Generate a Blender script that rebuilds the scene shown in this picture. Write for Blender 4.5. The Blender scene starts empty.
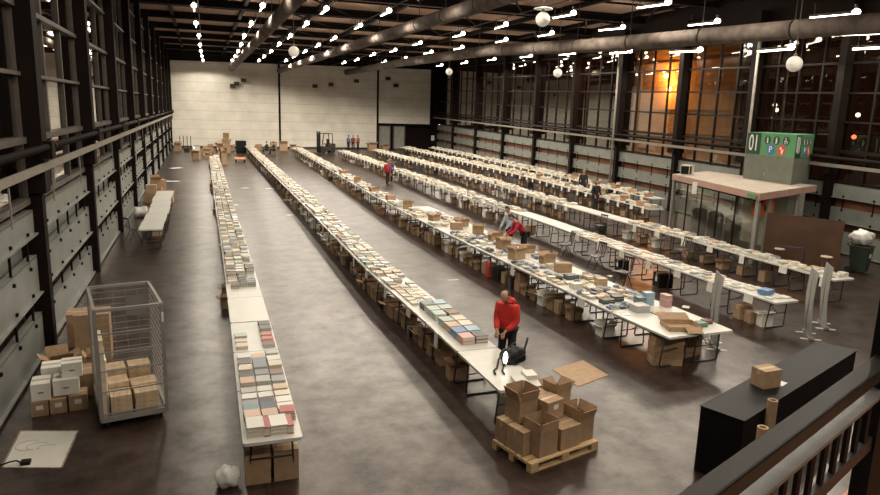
import bpy, bmesh, math, random
from mathutils import Vector, Matrix, Euler
import numpy as np

SC = bpy.context.scene
COL = SC.collection
PI = math.pi
rnd = random.Random(7)

# ------------------------------------------------------------------ camera, world, exposure
CAM_Z = 5.0
YAW, PITCH, ROLL, FPX = math.radians(19.5615), math.radians(11.446), math.radians(1.7058), 676.0
_f = np.array([math.sin(YAW)*math.cos(PITCH), math.cos(YAW)*math.cos(PITCH), -math.sin(PITCH)])
_r = np.array([math.cos(YAW), -math.sin(YAW), 0.0])
_u = np.cross(_r, _f)
_R = _r*math.cos(ROLL) + _u*math.sin(ROLL)
_U = -_r*math.sin(ROLL) + _u*math.cos(ROLL)
cam_data = bpy.data.cameras.new('camera')
cam = bpy.data.objects.new('camera', cam_data)
COL.objects.link(cam)
cam.matrix_world = Matrix(((_R[0], _U[0], -_f[0], 0), (_R[1], _U[1], -_f[1], 0), (_R[2], _U[2], -_f[2], CAM_Z), (0, 0, 0, 1)))
cam_data.sensor_width = 36.0
cam_data.lens = FPX/880*36.0
cam_data.clip_start = 0.05
cam_data.clip_end = 400
SC.camera = cam

world = bpy.data.worlds.new('night_sky')
SC.world = world
world.use_nodes = True
world.node_tree.nodes['Background'].inputs['Color'].default_value = (0.016, 0.0055, 0.003, 1)
world.node_tree.nodes['Background'].inputs['Strength'].default_value = 1.0

SC.view_settings.view_transform = 'Standard'
SC.view_settings.look = 'None'
SC.view_settings.gamma = 1.0
SC.view_settings.use_curve_mapping = False
SC.view_settings.exposure = 0.12
LAMP_W = 430.0            # every ceiling lamp's downlight
LAMP_COL = (1.0, 0.90, 0.755)
LAMP_GLOW = 13.0
LAMP_UP = 9.0


def ray(u, v):
    return _R*(u-440) - _U*(v-247.5) + _f*FPX


def gp(u, v, z=0.0):
    """where a sight line of the photograph meets the level z"""
    d = ray(u, v)
    t = (z-CAM_Z)/d[2]
    return (d[0]*t, d[1]*t, z)


# ------------------------------------------------------------------ materials
MATS = {}


def mat(name, col, rough=0.6, var=0.12, scale=6.0, metal=0.0, spec=0.5, bump=0.0, bscale=30.0, emit=None, estr=0.0, col2=None, coord='Object', stretch=None, per_obj=0.0):
    if name in MATS:
        return MATS[name]
    m = bpy.data.materials.new(name)
    m.use_nodes = True
    nt = m.node_tree
    b = nt.nodes['Principled BSDF']
    tc = nt.nodes.new('ShaderNodeTexCoord')
    nz = nt.nodes.new('ShaderNodeTexNoise')
    nz.inputs['Scale'].default_value = scale
    nz.inputs['Detail'].default_value = 4
    src = tc.outputs[coord]
    if stretch:
        mp = nt.nodes.new('ShaderNodeMapping')
        mp.inputs['Scale'].default_value = stretch
        nt.links.new(src, mp.inputs['Vector'])
        src = mp.outputs['Vector']
    nt.links.new(src, nz.inputs['Vector'])
    rp = nt.nodes.new('ShaderNodeValToRGB')
    c = np.array(col)
    c2 = np.array(col2) if col2 is not None else None
    lo = c*(1-var) if c2 is None else c2
    hi = np.minimum(c*(1+var), 1.0) if c2 is None else c
    rp.color_ramp.elements[0].position = 0.32
    rp.color_ramp.elements[1].position = 0.68
    rp.color_ramp.elements[0].color = (*lo, 1)
    rp.color_ramp.elements[1].color = (*hi, 1)
    nt.links.new(nz.outputs['Fac'], rp.inputs['Fac'])
    out = rp.outputs['Color']
    if per_obj:
        oi = nt.nodes.new('ShaderNodeObjectInfo')
        hs = nt.nodes.new('ShaderNodeHueSaturation')
        mr = nt.nodes.new('ShaderNodeMapRange')
        mr.inputs['To Min'].default_value = 1-per_obj
        mr.inputs['To Max'].default_value = 1+per_obj
        nt.links.new(oi.outputs['Random'], mr.inputs['Value'])
        nt.links.new(mr.outputs['Result'], hs.inputs['Value'])
        nt.links.new(out, hs.inputs['Color'])
        out = hs.outputs['Color']
    nt.links.new(out, b.inputs['Base Color'])
    b.inputs['Roughness'].default_value = rough
    b.inputs['Metallic'].default_value = metal
    b.inputs['Specular IOR Level'].default_value = spec
    if bump:
        n2 = nt.nodes.new('ShaderNodeTexNoise')
        n2.inputs['Scale'].default_value = bscale
        nt.links.new(src, n2.inputs['Vector'])
        bp = nt.nodes.new('ShaderNodeBump')
        bp.inputs['Strength'].default_value = bump
        bp.inputs['Distance'].default_value = 0.02
        nt.links.new(n2.outputs['Fac'], bp.inputs['Height'])
        nt.links.new(bp.outputs['Normal'], b.inputs['Normal'])
    if emit is not None:
        b.inputs['Emission Color'].default_value = (*emit, 1)
        b.inputs['Emission Strength'].default_value = estr
    MATS[name] = m
    return m


def floor_material():
    m = bpy.data.materials.new('polished_concrete')
    m.use_nodes = True
    nt = m.node_tree
    N, L = nt.nodes, nt.links
    b = N['Principled BSDF']
    tc = N.new('ShaderNodeTexCoord')

    def noise(scale, detail, rough=0.6, stretch=(1, 1, 1)):
        mp = N.new('ShaderNodeMapping')
        mp.inputs['Scale'].default_value = stretch
        L.new(tc.outputs['Object'], mp.inputs['Vector'])
        n = N.new('ShaderNodeTexNoise')
        n.inputs['Scale'].default_value = scale
        n.inputs['Detail'].default_value = detail
        n.inputs['Roughness'].default_value = rough
        L.new(mp.outputs['Vector'], n.inputs['Vector'])
        return n
    big, mid, fine = noise(0.35, 5), noise(1.7, 8, 0.7), noise(9, 6, 0.7, (1, 0.35, 1))
    soft = noise(0.5, 2, 0.4)
    rp = N.new('ShaderNodeValToRGB')
    e = rp.color_ramp.elements
    e[0].position, e[0].color = 0.36, (*FLOOR_LO, 1)
    e[1].position, e[1].color = 0.66, (*FLOOR_HI, 1)
    mx = N.new('ShaderNodeMath'); mx.operation = 'MULTIPLY_ADD'
    mx.inputs[1].default_value = 0.35
    L.new(big.outputs['Fac'], mx.inputs[0])
    m2 = N.new('ShaderNodeMath'); m2.operation = 'MULTIPLY'
    m2.inputs[1].default_value = 0.65
    L.new(mid.outputs['Fac'], m2.inputs[0])
    L.new(m2.outputs[0], mx.inputs[2])
    L.new(mx.outputs[0], rp.inputs['Fac'])
    # worn pale scratches
    r2 = N.new('ShaderNodeValToRGB')
    r2.color_ramp.elements[0].position, r2.color_ramp.elements[0].color = 0.62, (0, 0, 0, 1)
    r2.color_ramp.elements[1].position, r2.color_ramp.elements[1].color = 0.78, (1, 1, 1, 1)
    L.new(fine.outputs['Fac'], r2.inputs['Fac'])
    mix = N.new('ShaderNodeMixRGB')
    mix.inputs['Color2'].default_value = (*[min(1, c*2.0) for c in FLOOR_HI], 1)
    fm = N.new('ShaderNodeMath'); fm.operation = 'MULTIPLY'; fm.inputs[1].default_value = 0.4
    L.new(r2.outputs['Color'], fm.inputs[0])
    L.new(fm.outputs[0], mix.inputs['Fac'])
    L.new(rp.outputs['Color'], mix.inputs['Color1'])
    # saw-cut slab joints
    bk = N.new('ShaderNodeTexBrick')
    bk.offset = 0.0
    bk.inputs['Scale'].default_value = 1.0
    bk.inputs['Brick Width'].default_value = 6.75
    bk.inputs['Row Height'].default_value = 6.75
    bk.inputs['Mortar Size'].default_value = 0.018
    bk.inputs['Color1'].default_value = bk.inputs['Color2'].default_value = (1, 1, 1, 1)
    bk.inputs['Mortar'].default_value = (0.62, 0.6, 0.58, 1)
    mp = N.new('ShaderNodeMapping')
    mp.inputs['Location'].default_value = (6.1, 1.0, 0)
    L.new(tc.outputs['Object'], mp.inputs['Vector'])
    L.new(mp.outputs['Vector'], bk.inputs['Vector'])
    mul = N.new('ShaderNodeMixRGB'); mul.blend_type = 'MULTIPLY'; mul.inputs['Fac'].default_value = 1
    L.new(mix.outputs['Color'], mul.inputs['Color1'])
    L.new(bk.outputs['Color'], mul.inputs['Color2'])
    L.new(mul.outputs['Color'], b.inputs['Base Color'])
    rr = N.new('ShaderNodeMapRange')
    rr.inputs['To Min'].default_value, rr.inputs['To Max'].default_value = FLOOR_R
    L.new(soft.outputs['Fac'], rr.inputs['Value'])
    L.new(rr.outputs['Result'], b.inputs['Roughness'])
    sm = N.new('ShaderNodeMapRange')
    sm.inputs['From Min'].default_value, sm.inputs['From Max'].default_value = 0.34, 0.64
    sm.inputs['To Min'].default_value, sm.inputs['To Max'].default_value = FLOOR_SPEC*0.42, FLOOR_SPEC*1.15
    L.new(mid.outputs['Fac'], sm.inputs['Value'])
    L.new(sm.outputs['Result'], b.inputs['Specular IOR Level'])
    b.inputs['Specular Tint'].default_value = (1.0, 0.9, 0.8, 1)
    return m


FLOOR_LO, FLOOR_HI, FLOOR_R, FLOOR_SPEC = (0.011, 0.0056, 0.0043), (0.056, 0.036, 0.029), (0.25, 0.36), 0.56


def glass_material(name, tint=(0.7, 0.66, 0.6), mirror=0.95):
    """a window pane: lets the night through and mirrors the hall"""
    m = bpy.data.materials.new(name)
    m.use_nodes = True
    nt = m.node_tree
    N, L = nt.nodes, nt.links
    N.remove(N['Principled BSDF'])
    tr = N.new('ShaderNodeBsdfTransparent'); tr.inputs['Color'].default_value = (*tint, 1)
    gl = N.new('ShaderNodeBsdfGlossy'); gl.inputs['Roughness'].default_value = 0.02
    gl.inputs['Color'].default_value = (0.95, 0.95, 0.92, 1)
    lw = N.new('ShaderNodeLayerWeight'); lw.inputs['Blend'].default_value = 0.5
    pw = N.new('ShaderNodeMath'); pw.operation = 'POWER'; pw.inputs[1].default_value = 3.0
    L.new(lw.outputs['Facing'], pw.inputs[0])
    mu = N.new('ShaderNodeMath'); mu.operation = 'MULTIPLY_ADD'; mu.inputs[1].default_value = mirror; mu.inputs[2].default_value = 0.05; mu.use_clamp = True
    L.new(pw.outputs[0], mu.inputs[0])
    mx = N.new('ShaderNodeMixShader')
    L.new(mu.outputs[0], mx.inputs['Fac'])
    L.new(tr.outputs[0], mx.inputs[1]); L.new(gl.outputs[0], mx.inputs[2])
    L.new(mx.outputs[0], N['Material Output'].inputs['Surface'])
    return m


def deck_material(name, c1, c2, width, rough=0.7, axis='X', spec=0.3):
    """profiled sheet: seams every `width` metres along an axis"""
    m = bpy.data.materials.new(name)
    m.use_nodes = True
    nt = m.node_tree
    N, L = nt.nodes, nt.links
    b = N['Principled BSDF']
    tc = N.new('ShaderNodeTexCoord')
    sp = N.new('ShaderNodeSeparateXYZ')
    L.new(tc.outputs['Object'], sp.inputs[0])
    dv = N.new('ShaderNodeMath'); dv.operation = 'DIVIDE'; dv.inputs[1].default_value = width
    L.new(sp.outputs[axis], dv.inputs[0])
    fc = N.new('ShaderNodeMath'); fc.operation = 'FRACT'
    L.new(dv.outputs[0], fc.inputs[0])
    rp = N.new('ShaderNodeValToRGB')
    rp.color_ramp.elements[0].position, rp.color_ramp.elements[0].color = 0.0, (*c2, 1)
    rp.color_ramp.elements[1].position, rp.color_ramp.elements[1].color = 0.07, (*c1, 1)
    e = rp.color_ramp.elements.new(0.95); e.color = (*c1, 1)
    e = rp.color_ramp.elements.new(1.0); e.color = (*c2, 1)
    L.new(fc.outputs[0], rp.inputs['Fac'])
    nz = N.new('ShaderNodeTexNoise'); nz.inputs['Scale'].default_value = 0.8; nz.inputs['Detail'].default_value = 5
    L.new(tc.outputs['Object'], nz.inputs['Vector'])
    r2 = N.new('ShaderNodeValToRGB')
    r2.color_ramp.elements[0].color = (0.82, 0.82, 0.82, 1); r2.color_ramp.elements[0].position = 0.3
    r2.color_ramp.elements[1].color = (1, 1, 1, 1); r2.color_ramp.elements[1].position = 0.7
    L.new(nz.outputs['Fac'], r2.inputs['Fac'])
    mul = N.new('ShaderNodeMixRGB'); mul.blend_type = 'MULTIPLY'; mul.inputs['Fac'].default_value = 1
    L.new(rp.outputs['Color'], mul.inputs['Color1']); L.new(r2.outputs['Color'], mul.inputs['Color2'])
    L.new(mul.outputs['Color'], b.inputs['Base Color'])
    b.inputs['Roughness'].default_value = rough
    b.inputs['Specular IOR Level'].default_value = spec
    return m


M_floor = floor_material()
M_glass = glass_material('night_glass')
M_clear = glass_material('clear_glass', (0.85, 0.85, 0.8), 0.25)
M_backwall = deck_material('white_wall_cladding', (0.84, 0.80, 0.70), (0.66, 0.62, 0.53), 1.05, 0.6, 'Z')
M_deck = deck_material('roof_deck', (0.42, 0.28, 0.20), (0.26, 0.17, 0.12), 0.35, 0.8, 'X')
M_darksteel = mat('dark_brown_steel', (0.0075, 0.0038, 0.0026), 0.7, 0.25, 3, spec=0.15)
M_steel2 = mat('weathered_steel', (0.05, 0.035, 0.027), 0.5, 0.3, 4)
M_panel = mat('galvanised_sheet', (0.215, 0.225, 0.205), 0.42, 0.12, 1.5, metal=0.25)
M_panelback = mat('brown_backing', (0.10, 0.048, 0.028), 0.7, 0.3, 2)
M_rail = mat('pale_rail_paint', (0.19, 0.17, 0.14), 0.5, 0.12, 3)
M_mullion = mat('grey_mullion', (0.085, 0.07, 0.06), 0.45, 0.2, 4)
M_mullion_d = mat('dark_mullion', (0.008, 0.005, 0.004), 0.6, 0.2, 4, spec=0.2)
M_duct = mat('duct_metal', (0.15, 0.12, 0.10), 0.7, 0.35, 2.5, spec=0.2)
M_lamp = mat('lit_tube', (1, 0.95, 0.85), 0.4, 0.01, 3, emit=(1.0, 0.9, 0.74), estr=LAMP_GLOW)
M_globe = mat('opal_globe', (0.8, 0.76, 0.68), 0.3, 0.05, 3, emit=(1.0, 0.88, 0.7), estr=0.18)  # faint emission put in for the hall's ambient light on globes and disc
M_top = mat('white_table_top', (0.60, 0.59, 0.54), 0.35, 0.05, 5)
M_leg = mat('dark_leg_metal', (0.035, 0.03, 0.027), 0.4, 0.2, 6)
M_card = mat('cardboard', (0.37, 0.245, 0.145), 0.75, 0.12, 9, per_obj=0.14)
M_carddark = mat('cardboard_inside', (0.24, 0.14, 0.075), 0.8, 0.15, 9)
M_tape = mat('packing_tape', (0.5, 0.37, 0.22), 0.3, 0.08, 9)
M_paper = mat('white_paper', (0.74, 0.72, 0.65), 0.6, 0.05, 9)
M_whitebox = mat('white_carton', (0.83, 0.81, 0.74), 0.55, 0.05, 5)
M_pages = mat('book_pages', (0.66, 0.61, 0.51), 0.7, 0.08, 20)
M_black = mat('black_paint', (0.006, 0.005, 0.005), 0.5, 0.2, 5, spec=0.25)
M_counter = mat('black_counter', (0.0055, 0.005, 0.0055), 0.5, 0.2, 3, spec=0.2)
M_wood = mat('pallet_wood', (0.52, 0.36, 0.19), 0.7, 0.2, 5, stretch=(1, 8, 8))
M_brownboard = mat('brown_board', (0.075, 0.036, 0.018), 0.4, 0.22, 1.6)
M_pinkfascia = mat('pink_fascia', (0.40, 0.235, 0.185), 0.5, 0.08, 3)
M_booth_top = mat('booth_roof', (0.33, 0.27, 0.22), 0.6, 0.12, 2)
M_tower = mat('grey_green_render', (0.125, 0.135, 0.105), 0.6, 0.1, 3)
M_grey = mat('grey_metal', (0.22, 0.21, 0.19), 0.4, 0.1, 4)
M_rubber = mat('black_rubber', (0.012, 0.011, 0.011), 0.7, 0.2, 8)
M_zinc = mat('zinc_wire', (0.36, 0.34, 0.31), 0.4, 0.1, 5, metal=0.4)
M_plastic = mat('white_plastic_film', (0.75, 0.73, 0.68), 0.3, 0.06, 6, bump=0.6, bscale=8)
M_bronze = mat('worn_bronze_rail', (0.006, 0.0042, 0.003), 0.45, 0.8, 9, spec=0.12)
M_orangefloor = mat('orange_timber_floor', (0.42, 0.19, 0.085), 0.6, 0.12, 2, stretch=(1, 8, 1))  # the orange is the timber's own colour

BOOKCOL = {
    'white': (0.68, 0.66, 0.60), 'cream': (0.64, 0.56, 0.43), 'tan': (0.50, 0.33, 0.19), 'pale grey': (0.42, 0.42, 0.40),
    'grey': (0.22, 0.23, 0.23), 'charcoal': (0.055, 0.055, 0.06), 'navy': (0.035, 0.05, 0.10), 'teal': (0.13, 0.25, 0.27),
    'light blue': (0.32, 0.46, 0.56), 'blue': (0.10, 0.22, 0.42), 'red': (0.40, 0.06, 0.045), 'dark red': (0.13, 0.025, 0.022),
    'green': (0.07, 0.20, 0.10), 'pink': (0.55, 0.30, 0.27), 'brown': (0.17, 0.085, 0.045), 'black': (0.015, 0.014, 0.015),
    'slate': (0.15, 0.18, 0.20), 'peach': (0.60, 0.40, 0.27), 'mint': (0.42, 0.52, 0.46),
}
for _k, _c in BOOKCOL.items():
    _c2 = tuple(min(1, x*0.55+0.10) for x in _c) if _k not in ('white', 'cream', 'mint', 'pale grey') else tuple(x*0.62 for x in _c)
    mat('cover_'+_k.replace(' ', '_'), _c, 0.4, 0.1, 14, col2=tuple(0.65*a+0.35*b for a, b in zip(_c, _c2)), per_obj=0.12)


def cover(k):
    return MATS['cover_'+k.replace(' ', '_')]


# ------------------------------------------------------------------ mesh helpers
class MB:
    def __init__(self):
        self.v, self.f, self.m, self.s = [], [], [], []

    def add(self, vs, fs, mi=0, smooth=False):
        o = len(self.v)
        self.v += [tuple(map(float, p)) for p in vs]
        self.f += [tuple(i+o for i in f) for f in fs]
        self.m += [mi]*len(fs)
        self.s += [smooth]*len(fs)
        return self

    def box(self, x0, y0, z0, x1, y1, z1, mi=0):
        vs = [(x0, y0, z0), (x1, y0, z0), (x1, y1, z0), (x0, y1, z0), (x0, y0, z1), (x1, y0, z1), (x1, y1, z1), (x0, y1, z1)]
        return self.add(vs, [(3, 2, 1, 0), (4, 5, 6, 7), (0, 1, 5, 4), (1, 2, 6, 5), (2, 3, 7, 6), (3, 0, 4, 7)], mi)

    def obox(self, c, size, rot=None, mi=0):
        """box centred at c, turned by rot (Euler angles or a z angle)"""
        a, b, d = size[0]/2, size[1]/2, size[2]/2
        R = Euler(rot).to_matrix() if isinstance(rot, (tuple, list)) else Matrix.Rotation(rot or 0, 3, 'Z')
        C = Vector(c)
        vs = [C + R @ Vector((x, y, z)) for x, y, z in ((-a, -b, -d), (a, -b, -d), (a, b, -d), (-a, b, -d), (-a, -b, d), (a, -b, d), (a, b, d), (-a, b, d))]
        return self.add(vs, [(3, 2, 1, 0), (4, 5, 6, 7), (0, 1, 5, 4), (1, 2, 6, 5), (2, 3, 7, 6), (3, 0, 4, 7)], mi)

    def bar(self, a, b, w, h, mi=0):
        """rectangular bar from a to b, w wide, h high"""
        a, b = Vector(a), Vector(b)
        d = (b-a).normalized()
        side = d.cross(Vector((0, 0, 1)))
        if side.length < 1e-4:
            side = Vector((1, 0, 0))
        side.normalize()
        up = side.cross(d)
        vs = []
        for p in (a, b):
            for sx, sz in ((-1, -1), (1, -1), (1, 1), (-1, 1)):
                vs.append(p + side*(sx*w/2) + up*(sz*h/2))
        return self.add(vs, [(0, 1, 2, 3), (7, 6, 5, 4), (0, 4, 5, 1), (1, 5, 6, 2), (2, 6, 7, 3), (3, 7, 4, 0)], mi)

    def tube(self, pts, r, n=8, mi=0, caps=True):
        pts = [Vector(p) for p in pts]
        rs = r if isinstance(r, (list, tuple)) else [r]*len(pts)
        rings, vs, fs = [], [], []
        prev = None
        for i, p in enumerate(pts):
            d = (pts[min(i+1, len(pts)-1)] - pts[max(i-1, 0)]).normalized()
            ref = prev if prev is not None else (Vector((0, 0, 1)) if abs(d.z) < 0.9 else Vector((1, 0, 0)))
            s = (ref - d*ref.dot(d)).normalized()
            prev = s
            t = d.cross(s)
            for k in range(n):
                a = 2*PI*k/n
                vs.append(p + (s*math.cos(a) + t*math.sin(a))*rs[i])
        for i in range(len(pts)-1):
            for k in range(n):
                k2 = (k+1) % n
                fs.append((i*n+k, i*n+k2, (i+1)*n+k2, (i+1)*n+k))
        self.add(vs, fs, mi, n > 5)
        if caps:
            o = len(self.v)-len(vs)
            self.f += [tuple(o+k for k in reversed(range(n))), tuple(o+(len(pts)-1)*n+k for k in range(n))]
            self.m += [mi, mi]
            self.s += [False, False]
        return self

    def lathe(self, prof, c=(0, 0, 0), n=20, mi=0):
        vs, fs = [], []
        for r, z in prof:
            for k in range(n):
                a = 2*PI*k/n
                vs.append((c[0]+r*math.cos(a), c[1]+r*math.sin(a), c[2]+z))
        for i in range(len(prof)-1):
            for k in range(n):
                k2 = (k+1) % n
                fs.append((i*n+k, i*n+k2, (i+1)*n+k2, (i+1)*n+k))
        fs.append(tuple(reversed(range(n))))
        fs.append(tuple((len(prof)-1)*n+k for k in range(n)))
        return self.add(vs, fs, mi, True)

    def prism(self, poly, z0, z1, mi=0):
        n = len(poly)
        ar = sum(poly[i][0]*poly[(i+1) % n][1]-poly[(i+1) % n][0]*poly[i][1] for i in range(n))
        if ar < 0:
            poly = list(reversed(poly))
        vs = [(x, y, z0) for x, y in poly] + [(x, y, z1) for x, y in poly]
        fs = [tuple(reversed(range(n))), tuple(range(n, 2*n))] + [(i, (i+1) % n, n+(i+1) % n, n+i) for i in range(n)]
        return self.add(vs, fs, mi)

    def ball(self, c, r, nu=20, nv=12, mi=0, fn=None):
        rx, ry, rz = r if isinstance(r, (tuple, list)) else (r, r, r)
        vs, fs = [], []
        for j in range(nv+1):
            th = PI*j/nv
            for i in range(nu):
                ph = 2*PI*i/nu
                k = fn(math.sin(th)*math.cos(ph), math.sin(th)*math.sin(ph), math.cos(th)) if fn else 1
                vs.append((c[0]+rx*k*math.sin(th)*math.cos(ph), c[1]+ry*k*math.sin(th)*math.sin(ph), c[2]+rz*k*math.cos(th)))
        for j in range(nv):
            for i in range(nu):
                i2 = (i+1) % nu
                if j == 0:
                    fs.append((i, (j+1)*nu+i, (j+1)*nu+i2))
                elif j == nv-1:
                    fs.append((j*nu+i, (j+1)*nu+i, j*nu+i2))
                else:
                    fs.append((j*nu+i, (j+1)*nu+i, (j+1)*nu+i2, j*nu+i2))
        return self.add(vs, fs, mi, True)

    def mesh(self, name, mats):
        me = bpy.data.meshes.new(name)
        me.from_pydata(self.v, [], self.f)
        for m in (mats if isinstance(mats, (list, tuple)) else [mats]):
            me.materials.append(m)
        me.polygons.foreach_set('material_index', self.m)
        me.polygons.foreach_set('use_smooth', self.s)
        me.update()
        return me

    def build(self, name, mats, parent=None, loc=None, rz=0.0, bevel=0.0):
        o = bpy.data.objects.new(name, self.mesh(name, mats))
        COL.objects.link(o)
        if parent is not None:
            o.parent = parent
        if loc is not None:
            o.location = loc
        if rz:
            o.rotation_euler = (0, 0, rz)
        if bevel:
            b = o.modifiers.new('edge', 'BEVEL')
            b.width = bevel
            b.segments = 2
            b.limit_method = 'ANGLE'
        return o


def tag(o, label, cat, group=None, kind=None):
    o['label'] = label
    o['category'] = cat
    if group:
        o['group'] = group
    if kind:
        o['kind'] = kind
    return o


def struct(o):
    o['kind'] = 'structure'
    return o


def thing(name, label, cat, loc=(0, 0, 0), rz=0.0, group=None):
    o = bpy.data.objects.new(name, None)
    COL.objects.link(o)
    o.empty_display_size = 0.2
    o.location = loc
    o.rotation_euler = (0, 0, rz)
    return tag(o, label, cat, group)


_kids = {}


def link_part(mesh_or_data, name, parent, loc=(0, 0, 0), rot=(0, 0, 0)):
    o = bpy.data.objects.new(name, mesh_or_data)
    COL.objects.link(o)
    o.parent = parent
    o.location = loc
    o.rotation_euler = rot
    return o


_ONES = ['', 'first', 'second', 'third', 'fourth', 'fifth', 'sixth', 'seventh', 'eighth', 'ninth', 'tenth', 'eleventh', 'twelfth', 'thirteenth', 'fourteenth', 'fifteenth',
         'sixteenth', 'seventeenth', 'eighteenth', 'nineteenth']
_TENS = {2: ('twentieth', 'twenty'), 3: ('thirtieth', 'thirty'), 4: ('fortieth', 'forty')}


def nth(n):
    if n < 20:
        return _ONES[n]
    t, o = divmod(n, 10)
    return _TENS[t][0] if o == 0 else _TENS[t][1]+'-'+_ONES[o]
# ------------------------------------------------------------------ the hall
YB = 83.3                      # back wall
BAYL = [1.6+6.75*i for i in range(13)]             # columns of the left wall
BAYR = [14.5, 20.0, 24.9, 30.4, 36.7, 43.2, 50.2, 57.8, 66.2, 75.0, 83.0]


def wx(y):                     # inner face of the right wall
    return 23.0+(y-17)*5.5/66


def fr(y):                     # the right side rises slightly towards the back
    return 1+(y-17)/66*0.23


struct(MB().box(-3.6, -4, -0.2, 31, 84.5, 0).build('floor', M_floor))
struct(MB().box(-3.6, -4, 10.75, 31, 84.5, 11.0).build('ceiling', M_deck))
struct(MB().box(-3.6, -4.3, 0, 31, -4, 11).build('wall_front', M_darksteel))

# back wall: pale cladding in three fields, dark posts in the seams
bw = MB()
bw.box(-3.6, YB, 0, 20.8, YB+0.3, 11)
bw.box(20.8, YB, 3.25, 27.8, YB+0.3, 11)
struct(bw.build('wall_back', M_backwall))
struct(MB().box(20.8, YB+0.6, 0, 31, YB+0.9, 3.25).box(27.8, YB, 3.25, 31, YB+0.3, 11).box(20.8, YB, 3.0, 29, YB+0.6, 3.25).build('wall_back_recess', M_darksteel))
for x, z0 in ((8.95, 0), (20.85, 0), (27.8, 3.1)):
    struct(MB().box(x-0.11, YB-0.12, z0, x+0.11, YB, 10.9).build('trim_1', M_darksteel))
struct(MB().box(-3.1, YB-0.06, 0, 20.8, YB, 0.22).build('baseboard_back', M_steel2))

fa = MB()
fa.bar((-3.6, YB-0.25, 10.20), (29, YB-0.25, 10.62), 0.3, 1.2)
struct(fa.build('ceiling_fascia', M_darksteel))
# glazed screen in the recess
for i, (x0, x1) in enumerate(((21.1, 22.6), (23.0, 24.5))):
    d = MB()
    for a, b in (((x0, YB+0.3, 0.0), (x0, YB+0.3, 3.0)), ((x1, YB+0.3, 0.0), (x1, YB+0.3, 3.0)), ((x0, YB+0.3, 2.95), (x1, YB+0.3, 2.95)), ((x0, YB+0.3, 0.06), (x1, YB+0.3, 0.06))):
        d.bar(a, b, 0.14, 0.14)
    o = struct(d.build('door_%d' % (i+1), M_steel2))
    MB().box(x0+0.07, YB+0.29, 0.12, x1-0.07, YB+0.31, 2.9).build('door_glass', mat('frosted_door_glass', (0.30, 0.30, 0.27), 0.25, 0.1, 2), o)

# ---- left wall
struct(MB().box(-3.75, -4, 0, -3.55, YB, 3.0).box(-3.75, -4, 10.2, -3.5, YB, 11).build('wall_left', M_panelback))
pl = MB()
for y in BAYL:
    pl.box(-3.5, y-0.22, 3.2, -2.87, y+0.22, 11.0)
    pl.box(-3.45, y-0.14, 0, -2.97, y+0.14, 3.2)
struct(pl.build('wall_left_columns', M_darksteel))
bolts = MB()
LEV = [(0.06, 0.82), (1.24, 1.98), (2.42, 2.87)]
nwin = 0
for i in range(len(BAYL)):
    y0 = BAYL[i]+0.24
    y1 = (BAYL[i+1] if i+1 < len(BAYL) else YB)-0.24
    if y1-y0 < 0.6:
        continue
    # three rows of bent sheet with a lip above and below
    p = MB()
    for z0, z1 in LEV:
        p.box(-3.16, y0, z0, -3.13, y1, z1)
        p.box(-3.28, y0, z1-0.015, -3.13, y1, z1+0.012)
        p.box(-3.13, y0, z0-0.012, -3.06, y1, z0+0.015)
    if i % 3 != 1:
        p.box(-3.40, y0, 1.9, -3.38, y1, 2.45)
    else:
        p.box(-3.40, y0+1.6, 1.9, -3.38, y1, 2.45)
    struct(p.build('wall_left_cladding', M_panel))
    n = 5
    for k in range(n):
        y = y0+(y1-y0)*(k+0.5)/n
        for za, zb in ((0.82, 1.24), (1.98, 2.42)):
            bolts.box(-3.17, y-0.018, za-0.14, -3.13, y+0.018, zb+0.1)
        for z in (0.72, 1.32, 1.84, 2.50):
            bolts.box(-3.13, y-0.03, z-0.03, -3.09, y+0.03, z+0.03)
    # window above
    nwin += 1
    w = MB()
    for z, t in ((4.22, 0.12), (5.45, 0.07), (6.70, 0.10), (8.1, 0.07), (9.5, 0.1)):
        w.box(-3.32, y0, z-t/2, -3.12, y1, z+t/2)
    w.box(-3.32, y0, 3.0, -3.15, y1, 3.12)
    nm = 3
    for k in range(nm+1):
        y = y0+(y1-y0)*k/nm
        w.box(-3.30, y-0.035, 3.0, -3.18, y+0.035, 10.2)
        if 0 < k < nm:
            w.box(-3.30, y+0.16, 3.0, -3.2, y+0.20, 10.2)
    o = struct(w.build('window_%d' % nwin, M_mullion))
    MB().box(-3.26, y0, 3.0, -3.25, y1, 10.2).build('pane', M_glass, o)
struct(bolts.build('wall_left_fixings', M_darksteel))

# flat pale guard rail and a dark pipe along the left wall
r = MB()
r.box(-2.90, -4, 3.63, -2.86, YB, 3.78)
for y in BAYL:
    r.box(-3.0, y-0.05, 3.62, -2.9, y+0.05, 3.78)
for k in range(24):
    r.box(-2.89, 2+k*3.4, 2.95, -2.87, 2.05+k*3.4, 3.6)
struct(r.build('wall_left_rail', M_rail))
r = MB().tube([(-2.82, -4, 4.08), (-2.82, YB, 4.08)], 0.075, 10)
for y in BAYL:
    r.box(-3.0, y-0.16, 3.86, -2.72, y+0.16, 4.2)
    r.tube([(-2.82, y+0.3, 4.08), (-2.82, y+0.42, 4.08)], 0.10, 10)
struct(r.build('wall_left_pipe', M_darksteel))

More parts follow.
